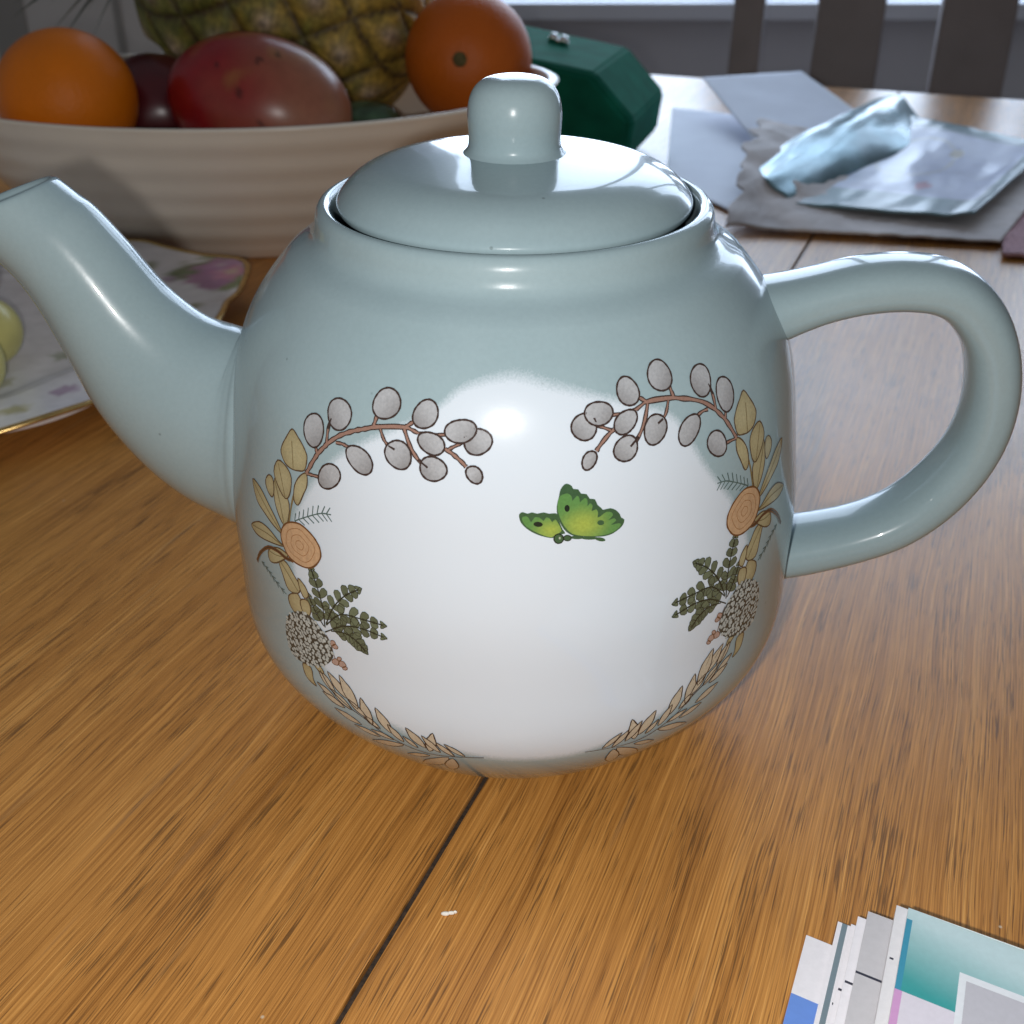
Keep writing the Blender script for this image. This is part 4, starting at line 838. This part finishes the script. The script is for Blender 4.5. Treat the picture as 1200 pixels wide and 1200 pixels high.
# ------------------------------------------------------------------ leaflets fanned out at the near edge
LT = Vector((.88, -.475, 0)).normalized(); LD = Vector((-.41, -.912, 0)).normalized()
def leaflet(corner, z, th, label, cols, lift=.0):
    """cols: painted areas (a0, a1, b0, b1, colour or function) in mm from the corner, along the top and the side."""
    Wd, Ln = 62, 110
    av = sorted({0, .35, Wd}|{float(x) for q in cols for x in (q[0], q[1]) if x <= Wd}|set(range(0, Wd, 6)))
    bv = sorted({0, .35, Ln}|{float(x) for q in cols for x in (q[2], q[3]) if x <= Ln}|set(range(0, Ln, 6)))
    v, f, c = [], [], []
    base = (.88, .86, .89)
    def colr(a, b):
        cc = base
        for a0, a1, b0, b1, k in cols:
            if a0 <= a <= a1 and b0 <= b <= b1: cc = k(a, b) if callable(k) else k
        return (*cc[:3], 1)
    def P(a, b, dz):
        sag = lift*(a/Wd)**1.5
        return Vector((corner[0], corner[1], 0))+LT*(a/1000)+LD*(b/1000)+Vector((0, 0, z+dz+sag))
    for i in range(len(av)-1):                               # unshared corners so that each printed area keeps a sharp edge
        for j in range(len(bv)-1):
            o = len(v); am, bmid = (av[i]+av[i+1])/2, (bv[j]+bv[j+1])/2
            for a, b in ((av[i], bv[j]), (av[i], bv[j+1]), (av[i+1], bv[j+1]), (av[i+1], bv[j])):
                v.append(P(a, b, th))
                inside = [q for q in cols if q[0] <= am <= q[1] and q[2] <= bmid <= q[3]]
                cc = base
                if inside:
                    k = inside[-1][4]; cc = k(a, b) if callable(k) else k
                c.append((*cc[:3], 1))
            f.append((o, o+1, o+2, o+3))
    o = len(v); edge = []
    for a, b in ((0, 0), (0, Ln), (Wd, Ln), (Wd, 0)):
        v += [P(a, b, th), P(a, b, 0)]; c += [(.80, .78, .78, 1)]*2
    for k in range(4):
        a, b = o+2*k, o+2*((k+1) % 4); f.append((a, a+1, b+1, b))
    f.append((o+1, o+7, o+5, o+3))
    me = mesh_of('leaflet', v, f); set_col(me, c)
    tag(link('leaflet', me, M['card'], None, False), label, 'leaflet', 'leaflets fanned out on the near corner of the table')
BLUE = lin(110, 150, 225); LINE = (.03, .03, .05); STRIPE = lin(120, 138, 146)
leaflet((.0652, -.0945), .0002, .0006, 'lowest leaflet of the fan, white with a cornflower blue block', [(0, 62, 16.0, 110, BLUE)])
leaflet((.0726, -.0922), .0009, .0016, 'leaflet with a grey blue stripe along its edge', [(1.0, 2.2, 0, 110, STRIPE), (2.6, 4.4, 21.0, 21.6, LINE)])
leaflet((.0748, -.0942), .0027, .0014, 'plain white leaflet next to the grey blue striped one', [(.3, 3, 17.5, 18.1, LINE)])
leaflet((.0760, -.0940), .0042, .0022, 'white leaflet tucked under the broad pale grey one', [(.2, 2.6, 17.6, 18.2, LINE)])
GREY = (.60, .585, .60)
leaflet((.0781, -.0938), .0066, .0012, 'broad pale grey leaflet crossed by one thin dark line', [(0, 62, 0, 110, GREY), (0, 62, 16.5, 17.1, LINE)], .001)
leaflet((.0835, -.0948), .0080, .0030, 'thick white leaflet directly beneath the teal one', [(0, 62, 0, 110, (.80, .79, .80)), (.5, 1.3, 14.2, 14.7, LINE)])
TEAL = lin(58, 160, 158); TEALP = lin(200, 224, 226)
def teal(a, b):
    t = max(0, min(1, (b-1.5-.22*a)/17)); t = t**.8
    return tuple(TEALP[k]*(1-t)+TEAL[k]*t for k in range(3))
leaflet((.0851, -.0970), .0112, .0016, 'topmost leaflet with a teal gradient band and framed grey picture',
        [(0, 62, 0, 21.6, teal), (0, 1.2, 3, 21.6, lin(62, 150, 178)), (0, 62, 21.6, 110, (.76, .72, .79)), (0, 1.5, 21.6, 110, lin(214, 160, 208)),
         (11.6, 62, 11.6, 110, (.82, .85, .88)), (13.0, 62, 13.2, 110, (.56, .55, .59)), (27.0, 34, 20.5, 30, lin(170, 125, 90)), (28.2, 34, 21.6, 30, lin(196, 156, 118))], .0015)

# ------------------------------------------------------------------ room behind
FZ = -.74
WY = 1.95
bm = bmesh.new(); add_box(bm, (-3, -1.5, FZ-.05), (3.2, WY+.2, FZ)); tag(bm_obj('floor', bm, M['floor'], None, False), kind='structure')
WX0, WX1, WZ0, WZ1 = -.26, 1.60, -.02, 1.45
bm = bmesh.new()
for lo, hi in (((-3, WY, FZ), (WX0, WY+.14, 2.0)), ((WX1, WY, FZ), (3.2, WY+.14, 2.0)), ((WX0, WY, FZ), (WX1, WY+.14, WZ0)), ((WX0, WY, WZ1), (WX1, WY+.14, 2.0))):
    add_box(bm, lo, hi)
tag(bm_obj('wall', bm, M['wall'], None, False), kind='structure')
win = tag(empty('window', ((WX0+WX1)/2, WY, WZ0)), 'bright window with white sill above the grey wall', 'window')
hw = (WX1-WX0)/2; hh = WZ1-WZ0
box_obj('sill', (-hw-.06, -.075, -.030), (hw+.06, .10, -.001), M['white'], win, .004)
bm = bmesh.new()
for lo, hi in (((-hw, .05, 0), (-hw+.05, .11, hh)), ((hw-.05, .05, 0), (hw, .11, hh)), ((-hw+.052, .05, 0), (hw-.052, .11, .05)), ((-hw+.052, .05, hh-.05), (hw-.052, .11, hh)),
               ((-.28, .055, .052), (-.22, .105, hh-.052)), ((.34, .055, .052), (.40, .105, hh-.052))):
    add_box(bm, lo, hi, .003)
bm_obj('frame', bm, M['white'], win, False)

dr = tag(empty('panelled_door', (-.99, WY-.02, FZ)), 'off white panelled door behind the bright orange', 'door')
box_obj('door_leaf', (-.42, -.02, 0), (.42, .018, 1.98), M['door'], dr, .003)
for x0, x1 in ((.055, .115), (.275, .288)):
    box_obj('groove_shade', (x0, -.024, .12), (x1, -.0205, 1.9), M['groove_shade'], dr, .0005)  # raised dark strip stands in for the shade of a recessed groove

def chair():
    root = tag(empty('dining_chair', (.49, 1.2, FZ), R(-14)), 'dark taupe dining chair with broad upright slats beyond the table', 'chair')
    Hs = .46; top = 1.06
    def lean(z): return -.02+max(0, z-Hs)*.12
    def upright(name, x0, x1, z0, z1, t=.022):
        bm = bmesh.new(); add_box(bm, (x0, -t/2, z0), (x1, t/2, z1), .004)
        for w in bm.verts: w.co.y += lean(w.co.z)
        bm_obj(name, bm, M['chair'], root, False)
    upright('slat', -.2215, -.182, Hs-.06, top)
    upright('slat', -.119, -.037, Hs-.06, top)
    upright('slat', .027, .114, Hs-.06, top)
    upright('slat', .178, .2215, Hs-.06, top)
    upright('top_rail', -.235, .235, top+.001, top+.07, .028)
    upright('lower_rail', -.235, .235, Hs-.10, Hs-.061, .028)
    box_obj('seat', (-.225, .00, Hs-.03), (.225, .42, Hs), M['chair'], root, .006)
    for x in (-.215, .175):
        for y in (.01, .375): box_obj('leg', (x, y, 0), (x+.04, y+.04, Hs-.031), M['chair'], root, .003)
chair()

# ------------------------------------------------------------------ camera
CP, CY, CZ = R(30.804), .2591, .2090
cam = bpy.data.cameras.new('camera'); co_ = bpy.data.objects.new('camera', cam); COL.objects.link(co_)
co_.location = (-.0006, -CY, CZ); co_.rotation_euler = (R(90)-CP, 0, 0)
cam.sensor_width = 36; cam.lens = 36*1300/1200; cam.clip_start = .01; cam.clip_end = 60
cam.dof.use_dof = True; cam.dof.focus_distance = .245; cam.dof.aperture_fstop = 26.0
scene.camera = co_

# ------------------------------------------------------------------ light: phone flash beside the lens, daylight through the window, soft room light
fl = bpy.data.lights.new('flash', 'POINT'); fl.energy = FLASH; fl.shadow_soft_size = .0035; fl.color = (1, .98, .965)
fo = bpy.data.objects.new('flash', fl); COL.objects.link(fo)
off = Vector((-.017, -.262, .2016)); fo.location = off
wl = bpy.data.lights.new('window_light', 'AREA'); wl.shape = 'RECTANGLE'; wl.size = 1.78; wl.size_y = 1.40; wl.energy = WINDOW; wl.color = (.64, .79, 1.0)
wo = bpy.data.objects.new('window_light', wl); COL.objects.link(wo); wo.location = ((WX0+WX1)/2, WY+.16, (WZ0+WZ1)/2); wo.rotation_euler = (R(-90), 0, 0)
w = bpy.data.worlds.new('World'); scene.world = w; w.use_nodes = True
bg = w.node_tree.nodes['Background']; bg.inputs['Color'].default_value = (.86, .92, 1, 1); bg.inputs['Strength'].default_value = AMB

scene.render.engine = 'CYCLES'
scene.cycles.use_denoising = True
scene.cycles.max_bounces = 8
scene.cycles.caustics_reflective = False; scene.cycles.caustics_refractive = False
scene.view_settings.view_transform = 'Standard'; scene.view_settings.look = 'None'; scene.view_settings.exposure = 0; scene.view_settings.gamma = 1
